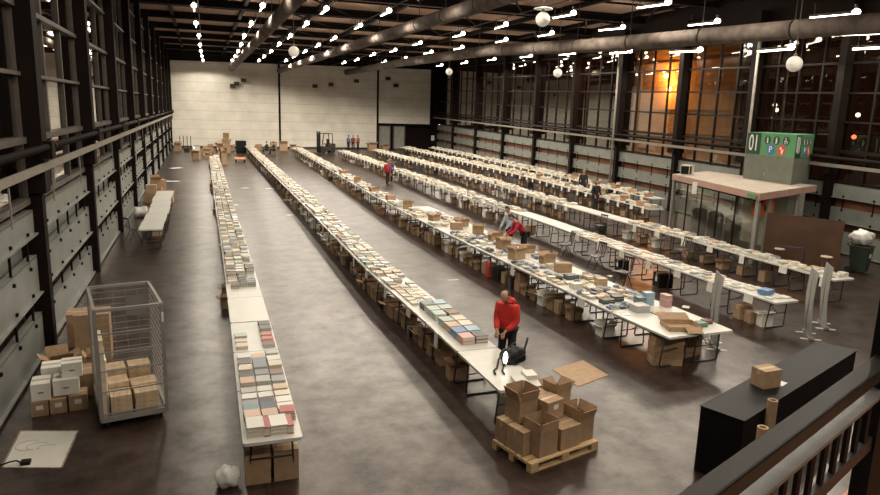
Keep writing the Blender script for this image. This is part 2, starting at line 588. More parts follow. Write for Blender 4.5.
# ---- right wall
lo = MB()
hi = MB()
for i in range(-1, len(BAYR)):
    ya = BAYR[i] if i >= 0 else -4
    yb = BAYR[i+1] if i+1 < len(BAYR) else YB+0.5
    if yb-ya < 0.4:
        continue
    fa, fb = fr(ya), fr(yb)
    X = lambda y, d: wx(y)+d

    def slab(m, d0, d1, z0, z1, mi=0, a=ya, b=yb):
        vs = []
        for y in (a, b):
            f = fr(y)
            vs += [(wx(y)+d0, y, z0*f), (wx(y)+d1, y, z0*f), (wx(y)+d1, y, z1*f), (wx(y)+d0, y, z1*f)]
        m.add(vs, [(0, 3, 2, 1), (4, 5, 6, 7), (0, 1, 5, 4), (1, 2, 6, 5), (2, 3, 7, 6), (3, 0, 4, 7)], mi)
    slab(lo, 0.45, 0.6, 0, 2.66)
    slab(hi, 0.3, 0.5, 8.3, 9.2 if i > 7 else 10.5)
    p = MB()
    for z0, z1 in ((0.06, 0.85), (1.2, 1.74), (2.12, 2.62)):
        slab(p, 0.10, 0.13, z0, z1, 0, ya+0.15, yb-0.15)
        slab(p, 0.10, 0.24, z1-0.012, z1+0.012, 0, ya+0.15, yb-0.15)
        slab(p, 0.03, 0.10, z0-0.012, z0+0.012, 0, ya+0.15, yb-0.15)
    struct(p.build('wall_right_cladding', M_panel))
    bo = MB()
    for k in range(4):
        y = ya+(yb-ya)*(k+0.5)/4
        for z in (0.78, 1.28, 1.66, 2.2):
            bo.box(wx(y)+0.05, y-0.03, z*fr(y)-0.03, wx(y)+0.1, y+0.03, z*fr(y)+0.03)
        bo.box(wx(y)+0.08, y-0.02, 1.66*fr(y), wx(y)+0.12, y+0.02, 2.2*fr(y))
        bo.box(wx(y)+0.08, y-0.02, 0.78*fr(y), wx(y)+0.12, y+0.02, 1.28*fr(y))
    struct(bo.build('wall_right_fixings', M_darksteel))
    nwin += 1
    w = MB()
    for z, t in ((3.86, 0.12), (4.97, 0.07), (6.05, 0.07), (7.15, 0.08), (8.25, 0.1)):
        slab(w, 0.12, 0.26, z-t/2, z+t/2, 0, ya+0.2, yb-0.2)
    slab(w, 0.15, 0.26, 2.66, 2.76, 0, ya+0.2, yb-0.2)
    for k in range(1, 4):
        y = ya+(yb-ya)*k/4
        w.box(wx(y)+0.12, y-0.035, 2.66, wx(y)+0.22, y+0.035, 8.3*fr(y))
    o = struct(w.build('window_%d' % nwin, M_mullion_d))
    g = MB()
    slab(g, 0.19, 0.2, 2.66, 8.4, 0, ya+0.05, yb-0.05)
    g.build('pane', M_glass, o)
struct(lo.build('wall_right', mat('rust_backing', (0.21, 0.085, 0.04), 0.6, 0.35, 1.2)))
struct(hi.build('wall_right_fascia', M_darksteel))
pc = MB()
for y in BAYR:
    f = fr(y)
    pc.box(wx(y)-0.22, y-0.16, 3.0*f, wx(y)+0.35, y+0.16, 8.9*f+0.6)
    pc.box(wx(y)-0.38, y-0.26, 3.0*f, wx(y)-0.1, y+0.26, 3.25*f)
    pc.box(wx(y)-0.16, y-0.13, 0, wx(y)+0.30, y+0.13, 3.0*f)
struct(pc.build('wall_right_columns', M_darksteel))
r = MB()
pts = [(wx(y)-0.42, y, 3.35*fr(y)) for y in (5, 83)]
r.bar(pts[0], pts[1], 0.05, 0.13)
struct(r.build('wall_right_rail', M_rail))
r = MB().tube([(wx(5)-0.40, 5, 3.62*fr(5)), (wx(83)-0.40, 83, 3.62*fr(83))], 0.08, 10)
struct(r.build('wall_right_pipe', M_darksteel))
for y in (24.2, 36.3):
    o = MB().tube([(wx(y)-0.62, y, 0.0), (wx(y)-0.62, y, 8.4*fr(y))], 0.06, 10).build('downpipe', M_rail)
    tag(o, 'pale vertical pipe on the window wall ' + ('behind the green sign' if y < 30 else 'beside the orange lit window'), 'pipe', 'pale pipes on the window wall')

# ---- roof steel
bm_ = MB()
for y in BAYL:
    for z in (10.36, 10.71):
        bm_.box(-3.3, y-0.16, z-0.03, 30, y+0.16, z+0.03)
    bm_.box(-3.3, y-0.03, 10.36, 30, y+0.03, 10.7)
struct(bm_.build('ceiling_beams', M_darksteel))
bm_ = MB()
for k in range(8):
    x = -1.4+k*4.1
    bm_.box(x-0.10, -4, 10.5, x+0.10, YB, 10.75)
for k in range(26):
    y = -2+k*3.375
    bm_.box(-3.3, y-0.04, 10.66, 30, y+0.04, 10.75)
struct(bm_.build('ceiling_purlins', M_darksteel))
br = MB()
for k in range(0, 12):
    for x in (4.8, 12.9, 21):
        br.bar((x, BAYL[k], 10.45), (x+4, BAYL[min(k+1, 12)], 10.45), 0.08, 0.08)
struct(br.build('ceiling_bracing', M_darksteel))

for pts, rad, lab in (([(3.62, 14, 9.0), (3.62, 83, 9.0)], 0.30, 'round grey air duct under the roof nearest the panelled side wall'),
                      ([(10.4, 16, 9.0), (10.2, 27, 9.0), (9.3, 62, 9.0), (9.0, 83, 9.0)], 0.30, 'round grey air duct under the middle of the roof'),
                      ([(16.9, 83, 9.2), (16.85, 59, 9.0), (17.2, 40, 8.75), (18.2, 29.3, 8.3), (20.3, 17.5, 8.15), (21.6, 12, 8.0)], 0.33, 'round grey air duct under the roof nearest the tall windows')):
    t = thing('air_duct', lab, 'duct', pts[0], 0, 'round roof ducts')
    P0 = Vector(pts[0])
    loc = [tuple(Vector(p)-P0) for p in pts]
    MB().tube(loc, rad, 18).build('duct_pipe', M_duct, t)
    for a, b in zip(pts[:-1], pts[1:]):
        a, b = Vector(a), Vector(b)
        n = int((b-a).length/3.4)
        for k in range(n):
            c = a.lerp(b, (k+0.5)/max(n, 1))
            d = (b-a).normalized()
            cl = MB()
            cl.tube([tuple(c-P0-d*0.05), tuple(c-P0+d*0.05)], rad+0.02, 18)
            cl.box(c.x-P0.x-0.012, c.y-P0.y-0.012, c.z-P0.z, c.x-P0.x+0.012, c.y-P0.y+0.012, 10.75-P0.z)
            cl.build('duct_hanger', M_steel2, t)

# ---- outside, behind the tall windows: a facade lit by sodium lamps
fac = MB()
fac.box(29.6, 32.5, -1, 30.0, 42.6, 13)
for k in range(7):
    fac.box(29.5, 32.5, 1+k*1.5, 29.6, 42.6, 1.08+k*1.5)
tag(fac.build('neighbouring_building', mat('outside_render', (0.52, 0.40, 0.28), 0.8, 0.15, 0.7)), 'plain building outside the tall windows, lit orange by night lamps', 'building')
for (y, z, e) in ((38.8, 7.75, 520), (38.4, 6.9, 420)):
    t = thing('outdoor_lamp', 'orange lamp on the building outside, ' + ('upper' if z > 7.3 else 'lower') + ' of the two', 'lamp', (29.6, y, z), 0, 'orange lamps outside')
    MB().box(-0.12, -0.06, 0.02, 0.0, 0.06, 0.12).build('bracket', M_black, t)
    MB().ball((-0.2, 0, -0.05), (0.16, 0.2, 0.16)).build('lamp_glass', mat('sodium_glow', (1, 0.5, 0.15), 0.4, 0.01, 3, emit=(1.0, 0.50, 0.16), estr=22), t)
    ld = bpy.data.lights.new('sodium_light', 'POINT')
    ld.energy = e
    ld.color = (1.0, 0.36, 0.06)
    ld.shadow_soft_size = 0.2
    lo_ = bpy.data.objects.new('sodium_light', ld)
    COL.objects.link(lo_)
    lo_.parent = t
    lo_.location = (-0.6, 0, -0.05)
for i, (u, v, c, lab) in enumerate(((775, 105, 'w', 'tallest of the three white lights'), (776.5, 110, 'w', 'middle of the three white lights'), (773.5, 118, 'w', 'lowest of the three white lights'), (854, 137, 'r', 'red signal light'), (858, 115, 'w', 'single white light beyond the last column'))):
    d = ray(u, v)
    s_ = (28.6+0.45*i)/d[0]
    x, y, z = d[0]*s_, d[1]*s_, d[2]*s_+CAM_Z
    t = thing('street_light', lab+' on a pole outside the dark windows', 'street light', (x, y, 0), 0, 'street lights outside')
    MB().tube([(0, 0, 0), (0, 0, z-0.1)], 0.035, 8).build('pole', M_black, t)
    MB().ball((0, 0, z), 0.11, 12, 8).build('lamp_glass', mat('street_glow_'+c, (1, .9, .8), .4, .01, 3, emit=((1, .82, .6) if c == 'w' else (1, .12, .06)), estr=6), t)

# ------------------------------------------------------------------ ceiling lamps
lamp_tube = MB().tube([(0, 0, 0), (0, 1.55, 0)], 0.032, 10).mesh('lamp_tube', M_lamp)
lamp_bulb = MB().ball((0, 0, 0.07), (0.125, 0.14, 0.115), 14, 10).mesh('lamp_bulb', M_lamp)
lamp_cap = MB().tube([(0, 0.02, 0.2), (0, 0.02, 0.34)], 0.05, 8).box(-0.015, 1.4, 0.04, 0.015, 1.43, 0.5).box(-0.03, -0.05, 0.09, 0.03, 1.6, 0.12).mesh('lamp_bracket', M_steel2)
DOWN = []
for k, f in enumerate((0.62, 1.0, 1.5)):          # near end, middle, far end
    ld = bpy.data.lights.new('downlight', 'SPOT')
    ld.energy = LAMP_W*f
    ld.color = LAMP_COL
    ld.spot_size = math.radians(158)
    ld.spot_blend = 0.22
    ld.shadow_soft_size = 0.18
    DOWN.append(ld)
glow = bpy.data.lights.new('bulb_glow', 'POINT')
glow.energy = LAMP_UP
glow.color = LAMP_COL
glow.shadow_soft_size = 0.12


def ceiling_lamp(x, y, z, rz, label, group):
    t = thing('ceiling_lamp', label, 'lamp', (x, y, z), rz, group)
    link_part(lamp_tube, 'lamp_tube', t)
    link_part(lamp_bulb, 'lamp_bulb', t)
    link_part(lamp_cap, 'lamp_bracket', t)
    link_part(DOWN[0 if y < 28 else 1 if y < 52 else 2], 'downlight', t, (0, 0.3, -0.17))
    link_part(glow, 'bulb_glow', t, (0, 0.3, 0.42))


LINES = [
    [(194, 8), (196, 25), (199, 37), (200, 46), (201, 52), (202, 57), (203, 61)],
    [(262, 8), (251, 25), (244, 37), (241, 45.5), (238, 52), (235, 57), (232, 61)],
    [(325, 11), (306, 25), (290, 37), (279, 45), (271, 52), (264, 57), (259, 61)],
    [(387, 13), (359, 27), (334, 39), (318, 46), (305, 52), (294, 57), (286, 61)],
    [(409, 29), (376, 40), (355, 48), (338, 53), (325, 58), (314, 62)],
    [(394, 51), (373, 55), (357, 60), (344, 63)],
]
for li, L in enumerate(LINES):
    for k, (u, v) in enumerate(L):
        p = gp(u, v, 9.5)
        ceiling_lamp(p[0], p[1]-0.4, 9.5, 0, '%s lit ceiling lamp from the viewer in the %s lamp line from the left' % (nth(k+1), nth(li+1)), 'ceiling lamps, left half of the roof')
ENDS = [((487.4, 6.5), (508.4, 0.8)), ((435, 22.3), (448.6, 17)), ((490, 30), (506, 25.5)), ((446, 38.8), (463, 34.8)), ((490, 43.6), (506, 40.4)),
        ((533.5, 37.2), (552, 34)), ((452, 49.8), (462.3, 48)), ((486, 53.8), (497, 51.7)), ((524.6, 49.3), (540, 47.4)), ((455, 57.9), (464.3, 56.3)),
        ((484, 61), (494.7, 59.5)), ((518, 57.7), (531, 56.3)), ((457.5, 64.2), (466.4, 62.7)), ((430, 61.4), (437.3, 60.1)), ((434, 66.6), (441.8, 65.5)),
        ((422, 54), (431.6, 52.5)), ((550, 18.6), (573.4, 14.5)), ((634, 8.4), (668, 4)), ((599.3, 30.4), (622.8, 28.3)), ((574, 45.6), (593.3, 42.8)),
        ((638.6, 42.4), (663, 40.4)), ((559.7, 55), (574, 53.7)), ((611, 53.4), (630, 52)), ((684, 26), (717.4, 22.6)), ((725, 39.3), (756.8, 37.2)),
        ((675.7, 52), (700, 51)), ((760.2, 51.4), (791, 49)), ((807.4, 18.1), (856, 14.2)), ((841, 35), (893, 32.8)), ((870, 48.2), (905, 46.5)),
        ((412, 45.5), (420.5, 43.5)), ((399, 60), (406, 58.5)), ((379, 63.3), (385.5, 62)), ((447, 54), (456, 52.5))]
ENDS.sort(key=lambda e: gp(e[1][0], e[1][1], 9.5)[1])
for k, ((ua, va), (ub, vb)) in enumerate(ENDS):
    z = 9.5
    while z > 7.2 and gp(ub, vb, z)[0] > wx(gp(ub, vb, z)[1])-1.2:
        z -= 0.05
    b, a = gp(ub, vb, z), gp(ua, va, z)
    rz = math.atan2(-(a[0]-b[0]), a[1]-b[1])
    rz = max(-1.1, min(1.1, rz))
    ceiling_lamp(b[0], b[1], z, rz, '%s nearest lit ceiling lamp over the side with the tall windows' % nth(k+1) if k else 'nearest lit ceiling lamp over the side with the tall windows', 'ceiling lamps, right half of the roof')
# the same lamp lines go on towards the viewer's end of the hall
for li, x in enumerate((0.0, 2.95, 5.85, 8.7, 11.5, 14.6, 17.6)):
    for k, y in enumerate((26.6, 19.9, 13.1, 6.4, -0.3)):
        if (li == 5 and k == 0) or (li == 6 and k == 0) or (li == 4 and k == 0):
            continue
        ceiling_lamp(x, y, 9.5, 0, 'ceiling lamp above the viewer, %s lamp line from the wall, %s towards the gallery' % (nth(li+1), nth(k+1)), 'ceiling lamps over the near end')
cb = MB()
for li, L in enumerate(LINES):
    a, b = gp(*L[0], 9.5), gp(*L[-1], 9.5)
    cb.tube([(a[0], 16, 9.63), (b[0], 82, 9.63)], 0.022, 5)
struct(cb.build('ceiling_conduit', M_steel2))

# ------------------------------------------------------------------ hanging globes
for k, (x, y, z, w) in enumerate(((4.13, 32.1, 7.415, 'nearest the air duct by the panelled wall'), (17.3, 16.7, 6.72, 'nearest the green sign tower'), (10.7, 20.75, 8.02, 'highest, under the roof below a white disc'), (18.3, 33.4, 7.17, 'in front of the tall windows, mid hall'), (16.6, 45.9, 7.68, 'farthest, before the far windows'))):
    t = thing('globe_lamp', 'white hanging globe lamp, ' + w, 'lamp', (x, y, z), 0, 'white hanging globes')
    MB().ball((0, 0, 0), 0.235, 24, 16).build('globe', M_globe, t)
    MB().tube([(0, 0, 0.2), (0, 0, 10.765-z)], 0.014, 6).lathe([(0.05, 0.2), (0.05, 0.28), (0.02, 0.33)], n=12).build('suspension_rod', M_rail, t)
    if k == 2:
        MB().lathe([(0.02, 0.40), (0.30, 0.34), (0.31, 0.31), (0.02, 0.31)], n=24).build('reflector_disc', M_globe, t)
# ------------------------------------------------------------------ rows of tables
ROWS = [   # left edge (y, x), width, first y, last y, how it is called
    dict(pts=[(8.3, 0.36), (13.45, 0.42), (21, 0.47), (28, 0.47), (58.6, 0.62)], w=0.76, y0=8.32, y1=58.5, d='first row from the panelled wall'),
    dict(pts=[(8.9, 4.26), (13.5, 4.20), (17, 4.09), (22, 4.12), (32, 4.2), (39, 4.2), (75, 4.38)], w=0.80, y0=9.0, y1=74, d='second row from the panelled wall'),
    dict(pts=[(10.3, 8.60), (12, 8.45), (16, 8.30), (20, 8.15), (27, 8.02), (34, 8.08), (43, 8.3), (70, 9.0)], w=0.80, y0=10.5, y1=71, d='third row from the panelled wall'),
    dict(pts=[(12, 12.80), (14, 12.72), (17.5, 12.72), (25, 12.85), (30, 12.65), (34, 12.7), (51, 12.9), (68, 13.03)], w=0.76, y0=12.0, y1=68, d='fourth row from the panelled wall'),
    dict(pts=[(13.4, 16.36), (17, 16.30), (21, 16.33), (25, 16.22), (31, 16.3), (38, 16.75), (50, 17.1), (70, 17.0)], w=0.76, y0=13.45, y1=70, d='fifth row from the panelled wall'),
    dict(pts=[(26, 19.8), (32, 20.2), (41.5, 21.05), (55, 21.3), (75, 21.65)], w=0.80, y0=26.4, y1=75, d='sixth row from the panelled wall'),
    dict(pts=[(29, 22.5), (35, 23.0), (47, 24.0), (59, 24.7), (75, 25.1)], w=0.76, y0=30.0, y1=75, d='row along the tall windows'),
]
TOPZ = 0.74


def rowx(r, y):
    p = ROWS[r]['pts']
    return float(np.interp(y, [q[0] for q in p], [q[1] for q in p]))


def make_table_meshes(w, L):
    top = MB()
    n = 3
    poly = []
    for cx, cy, a0 in ((w/2-0.04, L/2-0.04, 0), (-w/2+0.04, L/2-0.04, 90), (-w/2+0.04, -L/2+0.04, 180), (w/2-0.04, -L/2+0.04, 270)):
        for k in range(n+1):
            a = math.radians(a0+90*k/n)
            poly.append((cx+0.04*math.cos(a), cy+0.04*math.sin(a)))
    top.prism(poly, TOPZ-0.045, TOPZ)
    fr_ = MB()
    for s in (-1, 1):
        fr_.bar((s*(w/2-0.06), -L/2+0.1, TOPZ-0.065), (s*(w/2-0.06), L/2-0.1, TOPZ-0.065), 0.025, 0.04)
        fr_.bar((-w/2+0.06, s*(L/2-0.24), TOPZ-0.065), (w/2-0.06, s*(L/2-0.24), TOPZ-0.065), 0.025, 0.04)
    legs = []
    for s in (-1, 1):
        l = MB()
        y = s*(L/2-0.24)
        l.tube([(-w/2+0.12, y, TOPZ-0.06), (-w/2+0.08, y-s*0.05, 0.06), (-w/2+0.10, y-s*0.05, 0.016), (w/2-0.10, y-s*0.05, 0.016), (w/2-0.08, y-s*0.05, 0.06), (w/2-0.12, y, TOPZ-0.06)], 0.016, 7)
        l.tube([(-w/2+0.1, y, 0.38), (w/2-0.1, y, 0.38)], 0.011, 6)
        l.tube([(0, y, 0.38), (0, y-s*0.42, TOPZ-0.07)], 0.010, 6)
        legs.append(l.mesh('leg_frame', M_leg))
    far = MB()
    far.v, far.f, far.m, far.s = list(top.v), list(top.f), list(top.m), list(top.s)
    for s in (-1, 1):
        y = s*(L/2-0.24)
        far.bar((-w/2+0.1, y, 0.38), (w/2-0.1, y, 0.38), 0.03, 0.03, 1)
        for q in (-1, 1):
            far.bar((q*(w/2-0.1), y, 0), (q*(w/2-0.1), y, TOPZ-0.04), 0.03, 0.03, 1)
    return top.mesh('tabletop', M_top), fr_.mesh('frame', M_leg), legs, far.mesh('folding_table', [M_top, M_leg])


TM = {w: make_table_meshes(w, 1.815) for w in (0.76, 0.80)}
TSHORT = make_table_meshes(0.76, 1.70)
TABLES = []


def folding_table(x, y, rz, ms, label, group, near=True):
    if near:
        t = thing('folding_table', label, 'table', (x, y, 0), rz, group)
        link_part(ms[0], 'tabletop', t)
        link_part(ms[1], 'frame', t)
        for l in ms[2]:
            link_part(l, 'leg_frame', t)
    else:
        t = bpy.data.objects.new('folding_table', ms[3])
        COL.objects.link(t)
        t.location = (x, y, 0)
        t.rotation_euler = (0, 0, rz)
        tag(t, label, 'table', group)
    return t


def table_of(r, y):
    """ordinal, from the near end, of the table of a row at depth y"""
    if r == 0 and y < 13.47:
        return int((y-8.32)/1.715)+1
    y0 = 13.5 if r == 0 else ROWS[r]['y0']
    return (3 if r == 0 else 0)+int(max(y-y0, 0)/1.83)+1


for r, R in enumerate(ROWS):
    y = R['y0']
    k = 0
    while y < R['y1']:
        k += 1
        L = 1.715 if r == 0 and k <= 3 else 1.83
        if r == 0 and k == 4:
            y = 13.5
        ya, yb = y, y+L
        xa, xb = rowx(r, ya), rowx(r, yb)
        rz = math.atan2(-(xb-xa), yb-ya)
        c = ((xa+xb)/2+R['w']/2, (ya+yb)/2)
        state = 'bare' if (r == 0 and k == 4) or (r == 1 and k == 1) or (r == 3 and 21.5 < c[1] < 26.5) or (r == 4 and 23.3 < c[1] < 28) else 'laden'
        lab = '%s white folding table, %s from the near end, %s' % (state, nth(k), R['d'])
        folding_table(c[0], c[1], rz, TSHORT if r == 0 and k <= 3 else TM[R['w']], lab, 'folding tables of the '+R['d'], ya < 24)
        TABLES.append((r, k, c, rz))
        if r == 2 and ya < 27:
            folding_table(rowx(2, c[1])+1.5*R['w']+(0.075 if k == 1 else 0.035), c[1]+0.02, 0.045 if ya < 20 else 0.03, TM[R['w']], '%s white folding table, inner line, %s' % (nth(k), R['d']), 'folding tables of the '+R['d'], ya < 24)
        y += L

# short line of bare tables by the panelled wall
for k, (x, y, rz) in enumerate(((-1.74, 25.6, 0), (-1.72, 27.44, 0), (-1.68, 29.28, 0), (-1.71, 31.12, 0), (-1.75, 32.96, 0), (-1.72, 34.8, 0))):
    folding_table(x, y, rz, TM[0.76], '%s bare white folding table, counted from the viewer, beside the panelled wall' % nth(k+1), 'bare tables by the panelled wall')

# ------------------------------------------------------------------ books, booklets, packets
BOOKMESH = {}


def book_mesh(colr):
    """unit book: two boards and a spine round a block of pages, 1 x 1 x 1, base at z 0"""
    if colr not in BOOKMESH:
        b = MB()
        b.box(-0.5, -0.5, 0, 0.5, 0.5, 0.10, 0)
        b.box(-0.5, -0.5, 0.90, 0.5, 0.5, 1.0, 0)
        b.box(-0.5, -0.5, 0.10, -0.47, 0.5, 0.90, 0)
        b.box(-0.47, -0.47, 0.10, 0.47, 0.47, 0.90, 1)
        BOOKMESH[colr] = b.mesh('book', [cover(colr), M_pages])
    return BOOKMESH[colr]


def leaflet_mesh(colr):
    key = 'leaflet '+colr
    if key not in BOOKMESH:
        b = MB()
        b.box(-0.5, -0.5, 0, 0.5, 0.5, 0.45, 1)
        b.add([(-0.5, -0.5, 0.45), (0.5, -0.5, 0.45), (0.5, 0.5, 0.45), (-0.5, 0.5, 0.45), (-0.46, -0.46, 1), (0.5, -0.46, 0.9), (0.5, 0.46, 0.9), (-0.46, 0.46, 1)],
              [(4, 5, 6, 7), (0, 1, 5, 4), (1, 2, 6, 5), (2, 3, 7, 6), (3, 0, 4, 7)], 0)
        BOOKMESH[key] = b.mesh('booklet', [cover(colr), M_pages])
    return BOOKMESH[key]


def packet_mesh(colr):
    key = 'packet '+colr
    if key not in BOOKMESH:
        b = MB()
        n = 6
        vs, fs = [], []
        for s in (0, 1):
            for j in range(n+1):
                for i in range(n+1):
                    x, y = i/n-0.5, j/n-0.5
                    h = (1-(2*abs(x))**4)*(1-(2*abs(y))**4)
                    vs.append((x, y, 0.05+0.95*h if s else 0.0))
        m = (n+1)*(n+1)
        for j in range(n):
            for i in range(n):
                a = j*(n+1)+i
                fs.append((a, a+n+1, a+n+2, a+1))
                fs.append((m+a, m+a+1, m+a+n+2, m+a+n+1))
        for k in range(n):
            for a, b2 in ((k, k+1), ((k+1)*(n+1)+n, k*(n+1)+n), (0, 0), (0, 0)):
                if a != b2 and k < n:
                    pass
        ring = [i for i in range(n+1)] + [j*(n+1)+n for j in range(1, n+1)] + [n*(n+1)+i for i in range(n-1, -1, -1)] + [j*(n+1) for j in range(n-1, 0, -1)]
        for q in range(len(ring)):
            a, c = ring[q], ring[(q+1) % len(ring)]
            fs.append((a, c, m+c, m+a))
        b.add(vs, fs, 0, True)
        BOOKMESH[key] = b.mesh('packet', [cover(colr)])
    return BOOKMESH[key]


SPEC = {'book': [], 'booklet': [], 'packet': []}


def put(kind, r, x, y, z, w, d, h, rz, c, col, lev):
    """x, y: place on the row measured from the left edge; keep for sorting by nearness"""
    SPEC[kind].append((x, y, z, w, d, h, rz, c, r, col, lev))


def pile(kind, r, x, y, w, d, heights, cols, col, jit=0.05, rz=None, cell=None):
    z = TOPZ
    for i, h in enumerate(heights):
        a = (rz if rz is not None else 0)+rnd.gauss(0, jit)
        s = 1.0
        if cell:
            ca, sa = abs(math.cos(a)), abs(math.sin(a))
            s = min(1.0, cell[0]*0.97/(w*ca+d*sa), cell[1]*0.97/(w*sa+d*ca))
        put(kind, r, x, y, z+0.0005, w*s, d*s, h, a, cols[i % len(cols)], col, i)
        z += h+0.001
    return z


# the near tables of the first row, pile by pile (left, middle, right), from the near end backwards
NEAR1 = [
    (8.62, 0.34, [('white', 'red', .15), ('white', 'red', .14), None]),
    (8.95, 0.22, [('peach', 'tan', .13), ('peach', 'tan', .12), ('red', 'tan', .14)]),
    (9.21, 0.22, [('teal', 'navy', .09), ('navy', 'charcoal', .10), ('white', 'red', .07)]),
    (9.47, 0.20, [('grey', 'slate', .05), ('black', 'grey', .05), ('white', 'grey', .06)]),
    (9.70, 0.18, [('white', 'cream', .06), ('white', 'cream', .06), ('cream', 'white', .06)]),
    (9.93, 0.20, [('pale grey', 'white', .06), ('white', 'grey', .06), ('peach', 'tan', .07)]),
    (10.22, 0.24, [('peach', 'cream', .10), ('pale grey', 'cream', .10), ('grey', 'charcoal', .08)]),
    (10.52, 0.22, [('black', 'grey', .07), ('slate', 'dark red', .09), ('brown', 'black', .08)]),
    (10.82, 0.24, [('cream', 'brown', .08), ('slate', 'charcoal', .10), ('cream', 'tan', .11)]),
    (11.12, 0.22, [('charcoal', 'brown', .07), ('slate', 'grey', .07), ('white', 'tan', .09)]),
    (11.42, 0.20, [('white', 'brown', .06), ('peach', 'brown', .04), ('pale grey', 'light blue', .09)]),
    (11.98, 0.20, [('cream', 'white', .06), None, ('dark red', 'red', .05)]),
    (12.26, 0.18, [('cream', 'mint', .05), None, ('red', 'white', .06)]),
    (12.52, 0.20, [('mint', 'teal', .07), None, ('red', 'dark red', .06)]),
    (12.85, 0.24, [None, None, ('charcoal', 'grey', .08)]),
    (13.18, 0.24, [None, None, ('black', 'charcoal', .06)]),
]
for y, d, piles in NEAR1:
    for k, pl_ in enumerate(piles):
        if pl_ is None:
            continue
        n = max(1, round(pl_[2]/0.045))
        hs = [pl_[2]/n]*n
        x = rowx(0, y)+0.155+k*0.235 + (0.0 if len([p for p in piles if p]) > 1 else 0)
        if y == 8.62:
            x = rowx(0, y)+0.19+k*0.30
            pile('book', 0, x-0.02, y, 0.22, d, hs, ['white'], k, 0.02)
            pile('book', 0, x+0.125, y, 0.085, d, [pl_[2]*0.9], ['red'], k, 0.02)
            continue
        pile('book', 0, x, y, 0.21, d, hs, [pl_[1], pl_[0]] if n > 1 and n % 2 == 0 else [pl_[0], pl_[1]], k, 0.05, None, (0.232, d+0.03))

PAL1 = ['white']*5+['cream']*3+['pale grey']*4+['charcoal', 'grey', 'black', 'brown', 'navy','tan', 'peach', 'mint', 'grey', 'charcoal', 'slate', 'brown', 'pink', 'light blue', 'dark red']
PAL2 = ['white']*4+['cream']*3+['mint']*3+['pale grey']*3+['charcoal', 'grey', 'tan', 'slate','peach', 'tan', 'light blue', 'pink', 'green', 'slate', 'grey', 'red', 'teal', 'brown']
PAL3 = ['cream']*4+['tan']*3+['pale grey']*3+['slate']*3+['white']*3+['grey', 'charcoal', 'peach', 'brown', 'blue', 'navy']
PALW = ['white']*9+['cream']*4+['pale grey']*2+['mint', 'tan', 'grey', 'peach']


KEEP = []       # (row, x, y, half width, half depth) kept free for larger boxes


def fill(kind, r, ya, yb, pal, step, ncol, hmin, hmax, gapp=0.08, w=None, off=0.03, width=None, jit=0.07):
    y = ya
    W = width or ROWS[r]['w']
    cw = (W-2*off)/ncol
    while y < yb:
        dd = step*rnd.uniform(0.8, 1.15)
        for k in range(ncol):
            if rnd.random() < gapp:
                continue
            x = rowx(r, y)+off+cw*(k+0.5)
            if any(q[0] == r and abs(x-q[1]) < q[3]+cw/2 and abs(y+dd/2-q[2]) < q[4]+dd/2 for q in KEEP):
                continue
            kd, pl2 = kind, pal
            h0, h1 = hmin, hmax
            if isinstance(kind, list):
                kd, pl2, h0, h1 = rnd.choice(kind)
            h = rnd.uniform(h0, h1)
            n = 1 if h < 0.06 else 2
            c1 = rnd.choice(pl2)
            pile(kd, r, x, y+dd/2, (w or cw)*rnd.uniform(0.78, 0.96), dd*rnd.uniform(0.76, 0.93), [h/n]*n, [rnd.choice(pl2), c1] if n == 2 else [c1], k, jit, None, (cw, dd))
        y += dd


SMALL_BOXES = [
    (9.72, 10.95, 0.22, 0.20, 0.09, 'green', 'small green box on the near end of the third row'),
    (9.99, 11.08, 0.20, 0.16, 0.08, 'dark red', 'small dark red box beside the green box on the third row'),
    (9.62, 12.62, 0.22, 0.20, 0.30, 'light blue', 'tall pale blue box standing on the near part of the third row'),
    (9.36, 12.55, 0.20, 0.22, 0.22, 'teal', 'teal box standing beside the tall pale blue box'),
    (9.95, 12.40, 0.16, 0.24, 0.28, 'pink', 'tall pinkish box standing near the inner edge of the third row'),
    (9.10, 12.20, 0.34, 0.30, 0.16, 'pale grey', 'wide pale grey box on the third row before the teal box'),
    (8.74, 12.95, 0.30, 0.22, 0.10, 'black', 'black box at the outer edge of the third row'),
    (9.08, 13.05, 0.26, 0.2, 0.13, 'charcoal', 'charcoal box beside the black box on the third row'),
    (9.10, 15.2, 0.34, 0.24, 0.12, 'charcoal', 'larger charcoal box mid-way on the near third row'),
    (9.50, 14.4, 0.26, 0.22, 0.2, 'tan', 'tan box on the inner half of the third row'),
    (8.72, 14.3, 0.26, 0.22, 0.14, 'white', 'white box at the outer edge of the third row')]
for q in SMALL_BOXES:
    KEEP.append((2, q[0], q[1], q[2]*0.62, q[3]*0.62))
TRAYS = [(2, 9.35, 17.0), (2, 9.5, 18.6), (2, 9.0, 19.3), (2, 9.3, 16.0), (2, 9.3, 20.6), (2, 8.75, 17.8), (2, 9.2, 21.9), (2, 8.75, 22.9), (2, 9.2, 23.5), (2, 8.6, 25.0), (2, 8.45, 28.2), (2, 8.45, 31.0), (2, 8.5, 34.5), (2, 8.6, 39.0), (2, 8.75, 44.0),
         (5, 20.2, 27.6), (5, 20.4, 29.4), (5, 20.55, 31.9), (6, 22.9, 30.8), (6, 23.1, 32.6), (6, 23.3, 34.6), (6, 23.5, 37.0), (6, 23.7, 40.0), (5, 20.95, 36.0), (5, 21.3, 40.5)]
for q in TRAYS:
    KEEP.append((q[0], q[1], q[2], 0.34, 0.34))
KEEP += [(2, 9.22, 10.95, 0.45, 0.40), (2, 8.75, 11.62, 0.2, 0.2), (3, 13.16, 12.75, 0.28, 0.26)]
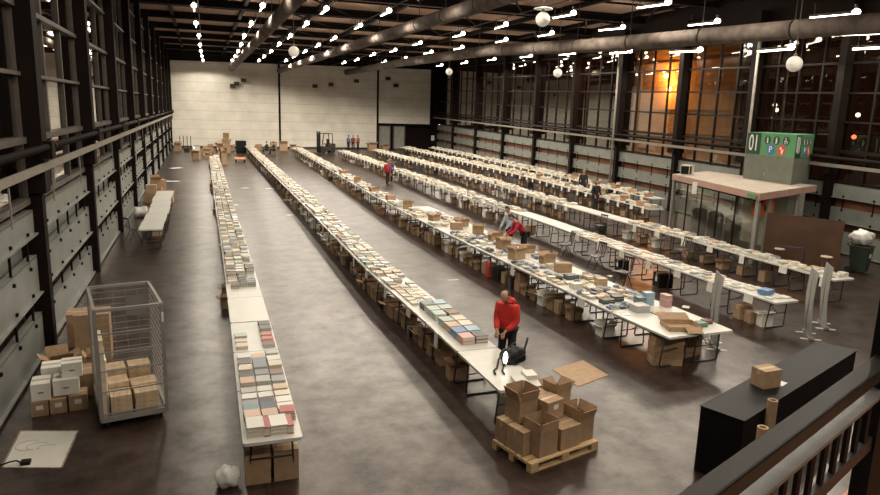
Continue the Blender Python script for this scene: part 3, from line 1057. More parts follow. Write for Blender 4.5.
# first row beyond the bare table
for k, c in enumerate(('dark red', 'charcoal', 'charcoal')):
    pile('book', 0, rowx(0, 16.2)+0.20+0.2*k, 16.25+0.12*(k > 0), 0.18, 0.25, [.05, .05], [c], k, 0.03)
fill('book', 0, 16.6, 58.4, PAL1, 0.27, 3, 0.03, 0.20, 0.14, jit=0.12)
# second row: bare near table with two white packs, then coloured stacks
for x, y, c in ((4.70, 9.24, 'white'), (4.97, 9.40, 'white')):
    pile('book', 1, x, y, 0.20, 0.26, [.035, .035], [c, 'white'], 1, 0.02, rz=-0.12)
S2 = [(11.25, ['pink', 'charcoal']), (11.6, ['blue', 'light blue']), (11.95, ['peach', 'cream']), (12.3, ['mint', 'cream']), (12.75, ['mint', 'brown']), (13.1, ['mint', 'mint']), (13.5, ['slate', 'light blue'])]
for y, cs in S2:
    for k, c in enumerate(cs):
        pile('book', 1, rowx(1, y)+0.34+0.28*k, y+0.03*k, 0.25, 0.30, [.07, .07], ['charcoal' if c in ('slate', 'charcoal') else c, c], k, 0.04, None, (0.275, 0.325))
fill('book', 1, 13.8, 15.2, ['cream', 'mint', 'peach', 'pale grey', 'cream', 'tan'], 0.17, 3, 0.02, 0.05, 0.02, off=0.10)
fill('book', 1, 15.2, 27, PAL2, 0.26, 3, 0.03, 0.10, off=0.05)
fill('book', 1, 27, 73.5, PAL2, 0.32, 3, 0.03, 0.14, 0.14, off=0.05, jit=0.12)
# third row, double width near, a loose spread
GREYS = ['slate', 'grey', 'pale grey', 'slate', 'cream', 'charcoal', 'pale grey', 'navy']
fill('booklet', 2, 10.6, 12.4, ['cream', 'white', 'cream', 'peach', 'white'], 0.24, 5, 0.006, 0.014, 0.25, width=1.55, jit=0.4, off=0.05)
fill([('packet', GREYS, 0.05, 0.12), ('packet', GREYS, 0.05, 0.14), ('book', ['cream', 'white', 'tan', 'pale grey', 'peach', 'slate', 'charcoal'], 0.03, 0.10), ('book', PAL3, 0.04, 0.12)], 2, 12.4, 22.0, PAL3, 0.235, 6, 0.05, 0.12, 0.07, width=1.55, jit=0.35, off=0.06)
fill('book', 2, 22.0, 27, PAL3, 0.30, 5, 0.04, 0.13, 0.2, width=1.55, jit=0.3)
fill('book', 2, 27, 70.5, PAL3, 0.33, 3, 0.04, 0.15, 0.1, jit=0.2)
# fourth and fifth rows: low piles of white booklets
fill('booklet', 3, 12.2, 21.6, PALW+['light blue', 'tan', 'peach'], 0.27, 3, 0.01, 0.06, 0.14, jit=0.2)
fill('booklet', 3, 26.6, 67.6, PALW+['charcoal', 'slate', 'brown'], 0.34, 3, 0.03, 0.18, 0.16, jit=0.2)
fill('booklet', 4, 13.6, 23.2, PALW+['tan', 'slate', 'peach'], 0.27, 3, 0.02, 0.13, 0.12, jit=0.2)
fill('booklet', 4, 28.2, 69.6, PALW+['charcoal', 'slate', 'brown'], 0.34, 3, 0.03, 0.18, 0.16, jit=0.2)
fill('booklet', 5, 26.5, 74.6, PALW+['tan', 'tan', 'peach', 'charcoal', 'brown', 'slate'], 0.34, 3, 0.04, 0.22, 0.12, jit=0.25)
fill('booklet', 6, 30.2, 74.6, PALW+['tan', 'tan', 'charcoal', 'brown'], 0.34, 3, 0.05, 0.24, 0.12, jit=0.25)

PLACE = ['outer', 'middle', 'inner', 'inner', 'inner']
seen = {}


def build_specs(kind, meshfn, cap, cat):
    L = sorted(SPEC[kind], key=lambda s: s[0]**2+s[1]**2+ (5-s[2])**2)
    near, far = L[:cap], L[cap:]
    near.sort(key=lambda s: (s[8], s[1], s[9], s[10]))
    tops = {}
    for s in near:
        key = (round(s[0], 1), round(s[1], 1), s[8], s[9])
    cnt = {}
    for s in near:
        x, y, z, w, d, h, rz, c, r, col, lev = s
        o = bpy.data.objects.new(kind, meshfn(c))
        COL.objects.link(o)
        o.location = (x, y, z)
        o.scale = (w, d, h)
        o.rotation_euler = (0, 0, rz)
        t = table_of(r, y)
        base = '%s %s' % (c, kind)
        key = (base, r, t, col, lev)
        cnt[key] = cnt.get(key, 0)+1
        pos = {0: 'aisle side', 1: 'middle' if r != 2 else 'aisle side', 2: 'far side' if r != 2 else 'middle', 3: 'middle'}.get(col, 'far side') if r != 0 else ('wall side', 'middle', 'aisle side')[min(col, 2)]
        stack = 'lying flat' if lev == 0 else 'atop its pile' if lev < 2 else 'high in pile'
        rowword = ROWS[r]['d'].split(' from')[0].replace('row along the tall windows', 'window row')
        n = cnt[key]
        lab = '%s, %s, %s of %s table, %s%s' % (base, stack, pos, nth(t), rowword, '' if n == 1 else ', %s from near' % nth(n))
        tag(o, lab, cat, '%ss on the %s' % (kind, ROWS[r]['d']))
    if far:
        cols = sorted({s[7] for s in far})
        b = MB()
        for x, y, z, w, d, h, rz, c, r, col, lev in far:
            ci = cols.index(c)
            n0 = len(b.f)
            b.obox((x, y, z+h/2), (w, d, h), rz, len(cols))
            b.m[n0+1] = ci
            if c not in ('white', 'cream', 'mint', 'pale grey'):
                b.m[n0+5] = ci
        o = b.build(kind+'s', [cover(c) for c in cols]+[M_pages])
        tag(o, '%ss spread along the farther parts of the long table rows' % kind, cat, None, 'stuff')


build_specs('book', book_mesh, 300, 'book')
build_specs('booklet', leaflet_mesh, 300, 'booklet')
build_specs('packet', packet_mesh, 300, 'packet')

# ------------------------------------------------------------------ paper signs on the table edges
def sign_mesh(w, drop):
    b = MB()
    lie = 0.022
    vs = []
    for x in (-w/2, w/2):
        for (px, pz) in ((lie, 0.004), (0.0, 0.005), (-0.012, 0.0), (-0.014, -drop*0.5), (-0.022, -drop)):
            vs.append((px, x, pz))
    fs = [(i, i+1, 6+i, 5+i) for i in range(4)]
    b.add(vs, fs, 0)
    o = b.mesh('paper_sign', M_paper)
    return o


SIGN = [sign_mesh(0.21, 0.29), sign_mesh(0.29, 0.22)]
SIGNS = []
for r, y0, y1, st in ((1, 11.8, 60, 1.83), (2, 13.6, 30, 3.3), (2, 30, 68, 1.83), (3, 12.7, 22, 1.4), (3, 26, 66, 1.2), (4, 13.7, 24, 1.5), (4, 28, 68, 1.15), (5, 27, 74, 1.15), (6, 31, 74, 1.5)):
    y = y0
    while y < y1:
        SIGNS.append((r, y+rnd.uniform(-0.15, 0.15)))
        y += st
for i, (r, y) in enumerate(SIGNS):
    o = bpy.data.objects.new('paper_sign', SIGN[i % 2])
    COL.objects.link(o)
    dx = rowx(r, y+0.5)-rowx(r, y-0.5)
    o.location = (rowx(r, y)-0.004, y, TOPZ+0.001)
    o.rotation_euler = (0, 0, math.atan2(-dx, 1.0))
    n = 1+sum(1 for q in SIGNS if q[0] == r and q[1] < y)
    tag(o, '%s white paper sign from near end on %s' % (nth(n), ROWS[r]['d']), 'sign', 'paper signs on the '+ROWS[r]['d'])
# ------------------------------------------------------------------ cartons
def carton_parts(w, d, h, kind, flapang=None, seed=0):
    """meshes of one carton: body, and flaps or tape; base at z 0"""
    q = random.Random(seed)
    t = 0.008
    parts = []
    if kind == 'closed':
        b = MB().box(-w/2, -d/2, 0, w/2, d/2, h)
        b.box(-w/2, -0.002, h, w/2, 0.002, h+0.0015, 1)
        parts.append(('body', b, [M_card, M_carddark], (0, 0, 0), (0, 0, 0)))
        tp = MB().box(-w/2-0.001, -0.028, h+0.001, w/2+0.001, 0.028, h+0.003).box(-w/2-0.003, -0.028, h*0.72, -w/2-0.001, 0.028, h+0.003).box(w/2+0.001, -0.028, h*0.72, w/2+0.003, 0.028, h+0.003)
        parts.append(('tape', tp, [M_tape], (0, 0, 0), (0, 0, 0)))
    else:
        b = MB()
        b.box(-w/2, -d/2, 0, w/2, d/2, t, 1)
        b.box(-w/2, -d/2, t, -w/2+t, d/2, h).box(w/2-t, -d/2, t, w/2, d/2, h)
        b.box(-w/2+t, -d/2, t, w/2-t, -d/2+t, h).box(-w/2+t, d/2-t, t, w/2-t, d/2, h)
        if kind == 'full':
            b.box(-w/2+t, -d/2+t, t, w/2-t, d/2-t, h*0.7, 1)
        parts.append(('body', b, [M_card, M_carddark], (0, 0, 0), (0, 0, 0)))
        fl = min(w, d)*0.48
        an = [abs(v) for v in flapang] if flapang else [q.uniform(0.55, 1.35) for _ in range(4)]
        for k, (px, py, L, a) in enumerate(((-w/2, 0, d, 0), (w/2, 0, d, PI), (0, -d/2, w, PI/2), (0, d/2, w, -PI/2))):
            f = MB().box(-fl, -L/2+0.004, -t/2, 0, L/2-0.004, t/2)
            parts.append(('flap', f, [M_card], (px, py, h), (0, an[k], a)))
    return parts


def carton(x, y, z, w, d, h, rz, kind, label, group=None, flapang=None, seed=0, mats=None, name='cardboard_box', cat='box', rot=None):
    t = thing(name, label, cat, (x, y, z), rz, group)
    if rot:
        t.rotation_euler = rot
    for nm, b, ms, loc, ro in carton_parts(w, d, h, kind, flapang, seed):
        if mats:
            ms = mats
        o = b.build(nm, ms if not mats or nm != 'tape' else [M_tape], t, loc)
        o.rotation_euler = ro
    return t


CARTON_SHARED = []
for k in range(10):
    kind = ('closed', 'open', 'full', 'closed', 'open')[k % 5]
    b = MB()
    for nm, p, ms, loc, ro in carton_parts(1, 1, 1, kind, None if k < 5 else [0.5, 1.2, 0.9, 0.7], k):
        if nm == 'tape':
            continue
        M3 = Matrix.Translation(loc) @ Euler(ro).to_matrix().to_4x4()
        b.add([M3 @ Vector(v) for v in p.v], p.f, 0)
        b.m[-len(p.m):] = [m if nm == 'body' else 0 for m in p.m]
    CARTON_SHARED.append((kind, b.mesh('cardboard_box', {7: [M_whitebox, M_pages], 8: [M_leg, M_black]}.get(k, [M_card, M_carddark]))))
N_CARTON = [0]
under = []


def strew(r, ya, yb, step, prob, x0=0.08, x1=0.42, layers=0.25, hmax=0.36):
    """boxes between the leg frames of every table of a row"""
    n = max(1, round(1.16/step))
    for rr, k, c, rz in TABLES:
        if rr != r or not ya <= c[1] <= yb:
            continue
        slots = [(c[1]-0.58+1.16*(i+0.5)/n, 1.16/n) for i in range(n)]
        if step < 0.7 or rnd.random() < 0.5:
            slots.append((c[1]+0.915, 0.33))
        for y, room in slots:
            if rnd.random() > prob:
                continue
            w, d = rnd.uniform(0.28, 0.40), min(room*0.86, rnd.uniform(0.26, 0.38))
            a = rnd.uniform(-0.1, 0.1)
            kd = rnd.randrange(10)
            h = rnd.uniform(0.2, hmax)*(1.0 if kd % 5 in (0, 3) else 0.85)
            x = rowx(r, y)+w/2+rnd.uniform(x0, x1)
            under.append([r, x, y, 0, w, d*0.92, h, a, kd])
            if rnd.random() < layers and abs(y-c[1]) < 0.25 and kd % 5 in (0, 3):
                under.append([r, x, y, h+0.004, w*0.92, d*0.84, min(0.60-h, rnd.uniform(0.15, 0.25)), a*0.5, 0])


strew(0, 15.2, 57, 1.1, 0.5, -0.16, 0.2, 0.1)
strew(1, 11.0, 26, 0.45, 0.88, 0.03, 0.15)
strew(1, 26, 72, 0.9, 0.85, 0.0, 0.2)
strew(2, 11.9, 27, 0.40, 0.92, 0.03, 0.12, 0.5)
strew(2, 27, 69, 0.9, 0.85, -0.1, 0.2)
strew(3, 24, 66, 1.0, 0.75)
strew(4, 15.5, 30, 0.8, 0.8, 0.05, 0.3)
strew(4, 30, 68, 1.2, 0.8)
strew(5, 27, 73, 1.2, 0.85)
strew(6, 31, 73, 1.6, 0.8)
under.sort(key=lambda s: s[1]**2+s[2]**2)
CAP = 225
cnt = {}
for i, (r, x, y, z, w, d, h, rz, k) in enumerate(under[:CAP]):
    kind, me = CARTON_SHARED[k]
    t = table_of(r, y)
    key = (kind, r, t, z > 0, k in (7, 8) and k)
    cnt[key] = cnt.get(key, 0)+1
    word = {'closed': 'closed', 'open': 'open empty', 'full': 'open filled'}[kind]
    word += {7: ' white', 8: ' dark grey'}.get(k, '')
    lab = '%s cardboard box %s under %s table of %s%s' % (word, 'stacked' if z else 'standing', nth(t), ROWS[r]['d'].split(' from')[0].replace('row along the tall windows', 'window row'), '' if cnt[key] == 1 else ', %s from near' % nth(cnt[key]))
    grp = 'boxes under the '+ROWS[r]['d']
    if math.hypot(x, y) < 15.5:
        # longer flaps would stick through the neighbours: keep them steep
        carton(x, y, z, w, d, h, rz, kind, lab, grp, None, i, {7: [M_whitebox, M_pages], 8: [M_leg, M_black]}.get(k))
    else:
        o = bpy.data.objects.new('cardboard_box', me)
        COL.objects.link(o)
        o.location, o.scale, o.rotation_euler = (x, y, z), (w, d, h), (0, 0, rz)
        tag(o, lab, 'box', grp)
if len(under) > CAP:
    b = MB()
    for r, x, y, z, w, d, h, rz, k in under[CAP:]:
        b.obox((x, y, z+h/2), (w, d, h), rz, 2 if k == 7 else 3 if k == 8 else 0)
        b.obox((x, y, z+h+0.003), (w*0.94, d*0.94, 0.006), rz, 1 if k % 3 else 0)
    tag(b.build('cardboard_boxes', [M_card, M_carddark, M_whitebox, M_leg]), 'cardboard boxes crammed under the farthest parts of the long table rows', 'box', None, 'stuff')


def local(cx, cy, rz, x, y):
    return cx+x*math.cos(rz)-y*math.sin(rz), cy+x*math.sin(rz)+y*math.cos(rz)


# ------------------------------------------------------------------ pallet with cartons at the end of the second row
PX, PY, PR = 4.77, 8.38, math.radians(15)
t = thing('wooden_pallet', 'pale wooden pallet loaded with cardboard boxes at the end of a table row', 'pallet', (PX, PY, 0), PR)
for k in range(7):
    MB().box(-0.68, -0.44+k*0.1283, 0.122, 0.68, -0.34+k*0.1283, 0.144).build('deck_board', M_wood, t)
for y in (-0.39, 0, 0.39):
    MB().box(-0.68, y-0.05, 0, 0.68, y+0.05, 0.022).build('bottom_board', M_wood, t)
    for x in (-0.61, 0, 0.61):
        MB().box(x-0.07, y-0.05, 0.022, x+0.07, y+0.05, 0.10).build('block', M_wood, t)
for x in (-0.61, 0, 0.61):
    MB().box(x-0.07, -0.44, 0.10, x+0.07, 0.44, 0.122).build('stringer_board', M_wood, t)
ZP = 0.145
PB = [  # x, y on the pallet, z, w, d, h, turn, kind, label, flap angles
    (-0.30, -0.20, 0, 0.36, 0.34, 0.36, 0.03, 'open', 'open cardboard box at the front corner of the pallet, lower layer', [1.5, 1.5, 1.5, 1.5]),
    (0.14, -0.20, 0, 0.40, 0.36, 0.34, 0.0, 'closed', 'closed cardboard box in the middle of the front edge of the pallet', None),
    (0.51, -0.16, 0, 0.30, 0.36, 0.38, 0.0, 'open', 'open cardboard box on the outer front corner of the pallet', [1.5, 1.2, 1.2, 1.5]),
    (-0.57, -0.02, 0, 0.15, 0.36, 0.36, 0.03, 'closed', 'narrow closed cardboard box at the aisle edge of the pallet, nearer', None),
    (-0.55, 0.30, 0, 0.19, 0.24, 0.36, 0.0, 'closed', 'narrow closed cardboard box at the aisle edge of the pallet, farther', None),
    (-0.26, 0.20, 0, 0.36, 0.40, 0.36, 0.0, 'closed', 'closed cardboard box on the pallet under the tall open box', None),
    (0.14, 0.21, 0, 0.38, 0.40, 0.36, 0.0, 'closed', 'closed cardboard box in the lower layer under the taped pair', None),
    (0.52, 0.24, 0, 0.30, 0.38, 0.36, 0.0, 'closed', 'closed cardboard box at the far outer corner of the pallet', None),
    (-0.33, 0.22, 0.362, 0.34, 0.34, 0.34, -0.03, 'full', 'tall open cardboard box on top of the pallet load, aisle side', [1.25, 1.52, 1.3, 1.52]),
    (0.06, 0.04, 0.362, 0.34, 0.30, 0.30, 0.05, 'closed', 'closed cardboard box with a white sticker on top of the pallet load', None),
    (0.05, 0.36, 0.362, 0.34, 0.26, 0.28, 0.02, 'closed', 'closed cardboard box behind the stickered box on the pallet load', None),
    (0.43, 0.26, 0.385, 0.32, 0.30, 0.26, 0.05, 'open', 'open cardboard box with spread flaps topping the pallet load', [1.52, 0.9, 1.52, 0.7]),
]
for i, (x, y, z, w, d, h, rz, kind, lab, fa) in enumerate(PB):
    X, Y = local(PX, PY, PR, x, y)
    o = carton(X, Y, ZP+z, w, d, h, PR+rz, kind, lab, 'boxes on the pallet', fa, 40+i)
    if 'sticker' in lab and 'with' in lab:
        MB().box(-0.05, -d/2-0.002, h*0.55, 0.05, -d/2, h*0.8).build('sticker', M_paper, o)
o = MB().prism([gp(552.5, 369.5)[:2], gp(583, 360.5)[:2], gp(608.5, 375.5)[:2], gp(578, 387)[:2]], 0, 0.008).build('cardboard_sheet', M_card)
tag(o, 'flat brown cardboard sheet lying on the floor behind the pallet', 'cardboard')

# ------------------------------------------------------------------ first row, near end
cx = rowx(0, 8.5)
for k, (x, y, w, d, h, z, lab) in enumerate((
        (cx+0.20, 8.755, 0.33, 0.34, 0.44, 0, 'closed cardboard box under the near end of the first row, wall side'),
        (cx+0.57, 8.755, 0.33, 0.34, 0.44, 0, 'closed cardboard box under the near end of the first row, aisle side'),
        (cx+0.38, 9.20, 0.52, 0.40, 0.40, 0, 'large cardboard box under the first table behind two others'),
        (cx+0.36, 9.75, 0.50, 0.40, 0.36, 0, 'cardboard box deep under the first table of the first row'))):
    carton(x, y, z, w, d, h, 0.02*(k-1), 'closed', lab, 'boxes under the near end of the first row', None, 70+k)
tag(MB().ball((0, 0, 0.13), (0.17, 0.16, 0.14), 18, 12, 0, lambda x, y, z: 1+0.10*math.sin(7*x+3*z)+0.08*math.sin(9*y)).build('plastic_bag', M_plastic, loc=(cx-0.20, 8.68, -0.004)), 'white plastic bag lying on the floor beside the first table', 'bag')

# ------------------------------------------------------------------ roll cage by the panelled wall
GX, GY, GR = -1.28, 11.62, math.radians(11)
W2, D2, GH = 0.47, 0.74, 1.92
t = thing('roll_cage', 'tall grey wire roll cage on castors holding wrapped packs', 'trolley', (GX, GY, 0), GR)
fb = MB()
for a, b in (((-W2, -D2), (W2, -D2)), ((W2, -D2), (W2, D2)), ((W2, D2), (-W2, D2)), ((-W2, D2), (-W2, -D2))):
    fb.bar((*a, 0.17), (*b, 0.17), 0.05, 0.08)
fb.box(-W2, -D2, 0.15, W2, D2, 0.165)
fb.build('base_deck', M_grey, t)
for sx in (-1, 1):
    for sy in (-1, 1):
        MB().bar((sx*W2, sy*D2, 0.2), (sx*W2, sy*D2, GH), 0.05, 0.05).build('post', M_grey, t)
        c = thing_c = MB().tube([(-0.02, 0, 0.06), (0.02, 0, 0.06)], 0.06, 14).box(-0.03, -0.01, 0.06, -0.024, 0.01, 0.13).box(0.024, -0.01, 0.06, 0.03, 0.01, 0.13).box(-0.035, -0.035, 0.125, 0.035, 0.035, 0.135)
        c.build('castor', M_rubber, t, (sx*(W2-0.08), sy*(D2-0.1), 0))
tr = MB()
for a, b in (((-W2, -D2), (W2, -D2)), ((W2, -D2), (W2, D2)), ((W2, D2), (-W2, D2)), ((-W2, D2), (-W2, -D2))):
    tr.bar((*a, GH), (*b, GH), 0.045, 0.045)
tr.build('top_rail', M_zinc, t)


def wire_panel(a, b, z0, z1, nz, nx, nm='wire_panel'):
    m = MB()
    a, b = Vector((*a, 0)), Vector((*b, 0))
    for k in range(nz):
        z = z0+(z1-z0)*k/(nz-1)
        m.bar((a.x, a.y, z), (b.x, b.y, z), 0.008, 0.010)
    for k in range(1, nx):
        p = a.lerp(b, k/nx)
        m.bar((p.x, p.y, z0), (p.x, p.y, z1), 0.005, 0.005)
    m.build(nm, M_zinc, t)


wire_panel((W2, -D2), (W2, D2), 0.25, GH-0.1, 15, 8)
wire_panel((-W2, -D2), (-W2, D2), 0.25, GH-0.1, 15, 8)
wire_panel((-W2, D2), (W2, D2), 0.25, GH-0.1, 15, 5)
gate = MB()
for z in (0.25, 0.62, 0.95, 1.25, 1.55):
    gate.bar((-W2, -D2, z), (W2, -D2, z), 0.016, 0.022)
for k in range(1, 5):
    gate.bar((-W2+k*W2*0.4, -D2, 0.25), (-W2+k*W2*0.4, -D2, 0.62), 0.005, 0.005)
gate.build('front_bar', M_zinc, t)
MB().box(W2-0.01, -D2-0.03, GH-0.28, W2+0.02, -D2-0.026, GH-0.12).build('tag_plate', M_paper, t)
MB().box(0.1, D2-0.02, GH-0.55, 0.42, D2-0.012, GH-0.2).build('notice_sheet', mat('grey_sheet', (0.2, 0.19, 0.18), 0.5, 0.1, 3), t)
M_pack = mat('wrapped_pack', (0.50, 0.37, 0.24), 0.5, 0.25, 14)
k = 0
for (x, y, w, d, nlay, hh, mt, lab) in (
        (-0.175, -0.54, 0.30, 0.32, 4, 0.085, 'p', 'front pile at the hinge side'), (0.19, -0.54, 0.34, 0.32, 4, 0.085, 'p', 'front pile at the open side'),
        (-0.175, -0.17, 0.30, 0.34, 5, 0.085, 'p', 'middle pile, wall side'), (0.20, -0.17, 0.38, 0.34, 4, 0.085, 'p', 'middle pile, aisle side'),
        (-0.175, 0.25, 0.30, 0.34, 6, 0.085, 'p', 'back pile, wall side'), (0.19, 0.25, 0.34, 0.30, 6, 0.085, 'p', 'back pile, aisle side')):
    for q in range(nlay):
        X, Y = local(GX, GY, GR, x, y)
        o = MB().box(-w/2, -d/2, 0, w/2, d/2, hh-0.004, 0).box(-w/2-0.001, -0.012, 0.0, w/2+0.001, 0.012, hh-0.002, 1).build('wrapped_pack', [M_pack, M_tape], loc=(X, Y, 0.167+q*hh), rz=GR+rnd.gauss(0, 0.02))
        tag(o, 'wrapped paper pack in the roll cage, %s, %s from below' % (lab, nth(q+1)), 'pack', 'packs in the roll cage')
X, Y = local(GX, GY, GR, -0.403, -0.36)
o = MB().box(-0.03, -0.28, 0, 0.03, 0.28, 1.25).build('upright_carton', mat('pale_card', (0.6, 0.5, 0.36), 0.6, 0.1, 6), loc=(X, Y, 0.168), rz=GR)
tag(o, 'tall pale flattened carton standing upright inside the roll cage', 'carton')
o = MB().box(-0.012, -0.2, 0, 0.012, 0.2, 0.9).build('picture_panel', M_paper, loc=(*local(GX, GY, GR, -0.352, -0.36), 0.168), rz=GR)
tag(o, 'white panel leaning inside the roll cage beside a tall carton', 'panel')

# ------------------------------------------------------------------ boxes on the floor by the panelled wall
base = [(-2.62, 11.78, 0.24, 0.34, 0.24), (-2.36, 11.82, 0.24, 0.34, 0.24), (-2.08, 11.86, 0.27, 0.34, 0.26)]
for k, (x, y, w, d, h) in enumerate(base):
    o = carton(x, y, 0, w, d, h, 0.12, 'closed', 'brown cardboard box in the bottom row under white boxes, %s from the wall' % nth(k+1), 'brown boxes under the white boxes', None, 90+k)
    MB().box(-0.05, -d/2-0.002, h*0.45, 0.05, -d/2, h*0.75).build('sticker', M_paper, o)
carton(-2.46, 12.38, 0, 0.58, 0.62, 0.27, 0.12, 'closed', 'wide brown cardboard box behind the bottom row under white boxes', 'brown boxes under the white boxes', None, 95)
carton(-2.03, 12.55, 0, 0.22, 0.56, 0.40, 0.10, 'closed', 'long brown cardboard box beside the white boxes and the roll cage', 'brown boxes under the white boxes', None, 96)
for k, (x, y, z, w, d, h, lab) in enumerate((
        (-2.60, 11.86, 0.245, 0.27, 0.40, 0.28, 'lower white box nearest the panelled wall'), (-2.25, 11.93, 0.265, 0.37, 0.36, 0.26, 'lower white box beside the roll cage'),
        (-2.46, 12.32, 0.275, 0.42, 0.36, 0.34, 'upper white box at the back of the small stack'), (-2.16, 12.00, 0.528, 0.30, 0.30, 0.24, 'topmost white box of the small stack'))):
    o = carton(x, y, z, w, d, h, 0.12, 'closed', lab, 'white boxes by the panelled wall', None, 100+k, [M_whitebox, M_pages])
    MB().box(-0.04, -d/2-0.002, h*0.42, 0.04, -d/2, h*0.52).build('printed_mark', mat('grey_print', (0.25, 0.22, 0.2), 0.6, 0.1, 9), o)
carton(-2.6, 13.38, 0, 0.38, 0.36, 0.36, 0.35, 'open', 'open torn cardboard box behind the white boxes', 'loose boxes by the panelled wall', [0.5, 0.4, 0.9, 1.2], 111)
carton(-2.0, 13.12, 0.0, 0.24, 0.26, 0.42, 0.1, 'open', 'open cardboard box with raised flaps between white boxes and cage', 'loose boxes by the panelled wall', [1.0, 1.1, 0.7, 1.2], 112)
carton(-2.14, 14.25, 0, 0.62, 0.55, 0.95, 0.05, 'closed', 'large tall cardboard box standing against the panelled wall', 'loose boxes by the panelled wall', None, 113)
carton(-2.5, 15.2, 0, 0.5, 0.5, 0.7, 0.1, 'closed', 'closed cardboard box behind the tall open one at the wall', 'loose boxes by the panelled wall', None, 114)
# white sheet taped to the floor
q = [gp(3, 467), gp(61, 467.5), gp(77, 431.5), gp(21, 431.5)]
t = thing('floor_sheet', 'white sheet with faint drawn lines taped flat to the dark floor', 'sheet', (0, 0, 0))
MB().prism([p[:2] for p in q], 0, 0.004).build('sheet', mat('floor_sheet_white', (0.60, 0.58, 0.52), 0.5, 0.08, 2), t)
ln = MB()
ctr = Vector(((q[0][0]+q[2][0])/2, (q[0][1]+q[2][1])/2))
for a, b in zip(q, q[1:]+q[:1]):
    a2 = ctr+(Vector(a[:2])-ctr)*1.03
    b2 = ctr+(Vector(b[:2])-ctr)*1.03
    ln.bar((a2.x, a2.y, 0.005), (b2.x, b2.y, 0.005), 0.025, 0.004)
ln.build('tape_edge', mat('floor_tape', (0.28, 0.2, 0.15), 0.5, 0.4, 14), t)
ln = MB()
rq = random.Random(3)
for k in range(3):
    c0 = ctr+Vector((0.05-0.12*k, 0.02+0.06*k))
    ln.tube([(c0.x+(0.12+0.03*k)*math.cos(a*0.5), c0.y+(0.06+0.05*k)*math.sin(a*0.5), 0.005) for a in range(k, 9+k)], 0.004, 4)
ln.build('pencil_line', mat('pencil', (0.32, 0.3, 0.27), 0.6, 0.2, 9), t)
o = MB().box(-0.06, -0.05, 0, 0.06, 0.05, 0.05).tube([(-0.06, 0, 0.03), (-0.12, 0.03, 0.05), (-0.22, 0.05, 0.03), (-0.35, -0.02, 0.02)], 0.012, 6).build('cable_box', M_black, loc=(*gp(26, 464)[:2], 0.004))
tag(o, 'small black cable box with a thick cable on the white floor sheet', 'cable box')

# by the line of bare tables
o = MB().ball((0, 0, 0.2), (0.45, 0.7, 0.26), 20, 12, 0, lambda x, y, z: 1+0.12*math.sin(8*x+2*y)+0.1*math.sin(7*y+3*z)).build('plastic_heap', M_plastic, loc=(-2.55, 32.6, -0.05))
tag(o, 'crumpled white plastic sheeting heaped on the floor by the panelled wall', 'plastic sheeting')
for k, (x, y, z, w, d, h, kd, lab) in enumerate(((-2.45, 37.0, 0, 0.55, 0.5, 0.5, 'closed', 'lower'), (-1.68, 37.0, 0, 0.45, 0.45, 0.4, 'full', 'nearer open'), (-2.3, 38.2, 0, 0.55, 0.5, 0.6, 'closed', 'middle'), (-2.45, 37.0, 0.502, 0.5, 0.45, 0.4, 'closed', 'upper'), (-2.3, 38.2, 0.602, 0.5, 0.45, 0.45, 'open', 'topmost open'), (-1.7, 38.0, 0, 0.5, 0.5, 0.5, 'closed', 'aisle side'), (-2.25, 40.5, 0, 0.6, 0.6, 0.8, 'closed', 'farthest'))):
    carton(x, y, z, w, d, h, 0.1*(k-3), kd, '%s cardboard box of the pile behind the bare tables' % lab, 'boxes behind the bare tables', None, 120+k)
carton(-1.75, 27.6, 0, 0.4, 0.35, 0.3, 0.4, 'full', 'small open box under the bare tables by the panelled wall', None, None, 129)


# ------------------------------------------------------------------ chairs
def chair(x, y, rz, label, group='dark folding chairs', m=None):
    m = m or M_leg
    t = thing('folding_chair', label, 'chair', (x, y, 0), rz, group)
    MB().box(-0.2, -0.2, 0.43, 0.2, 0.2, 0.455).build('seat', m, t, bevel=0.01)
    bk = MB()
    for k in range(5):
        xx = -0.17+k*0.085
        bk.bar((xx, 0.2, 0.5), (xx, 0.26, 0.86), 0.018, 0.012)
    bk.bar((-0.2, 0.26, 0.86), (0.2, 0.26, 0.86), 0.03, 0.06)
    bk.build('backrest', m, t)
    for sx in (-1, 1):
        MB().tube([(sx*0.19, -0.2, 0.0), (sx*0.19, 0.02, 0.45), (sx*0.19, 0.19, 0.5), (sx*0.19, 0.26, 0.88)], 0.012, 6).build('leg', m, t)
        MB().tube([(sx*0.17, 0.24, 0.0), (sx*0.17, 0.0, 0.44)], 0.012, 6).build('leg', m, t)
    MB().tube([(-0.19, -0.13, 0.15), (0.19, -0.13, 0.15)], 0.009, 6).build('stretcher', m, t)
    return t


chair(11.75, 16.7, math.radians(-75), 'dark spindle-back chair standing in the aisle before the fourth row')
chair(-2.45, 26.6, math.radians(120), 'dark chair between the panelled wall and the bare tables')
chair(12.2, 20.9, math.radians(-100), 'dark chair at the fourth row, third from the viewer')
chair(12.2, 18.9, math.radians(-85), 'dark chair at the fourth row, second from the viewer')
chair(15.85, 19.2, math.radians(-90), 'dark chair pushed to the fifth row before the booth')
chair(15.8, 24.4, math.radians(-80), 'dark chair at the bare stretch of the fifth row')

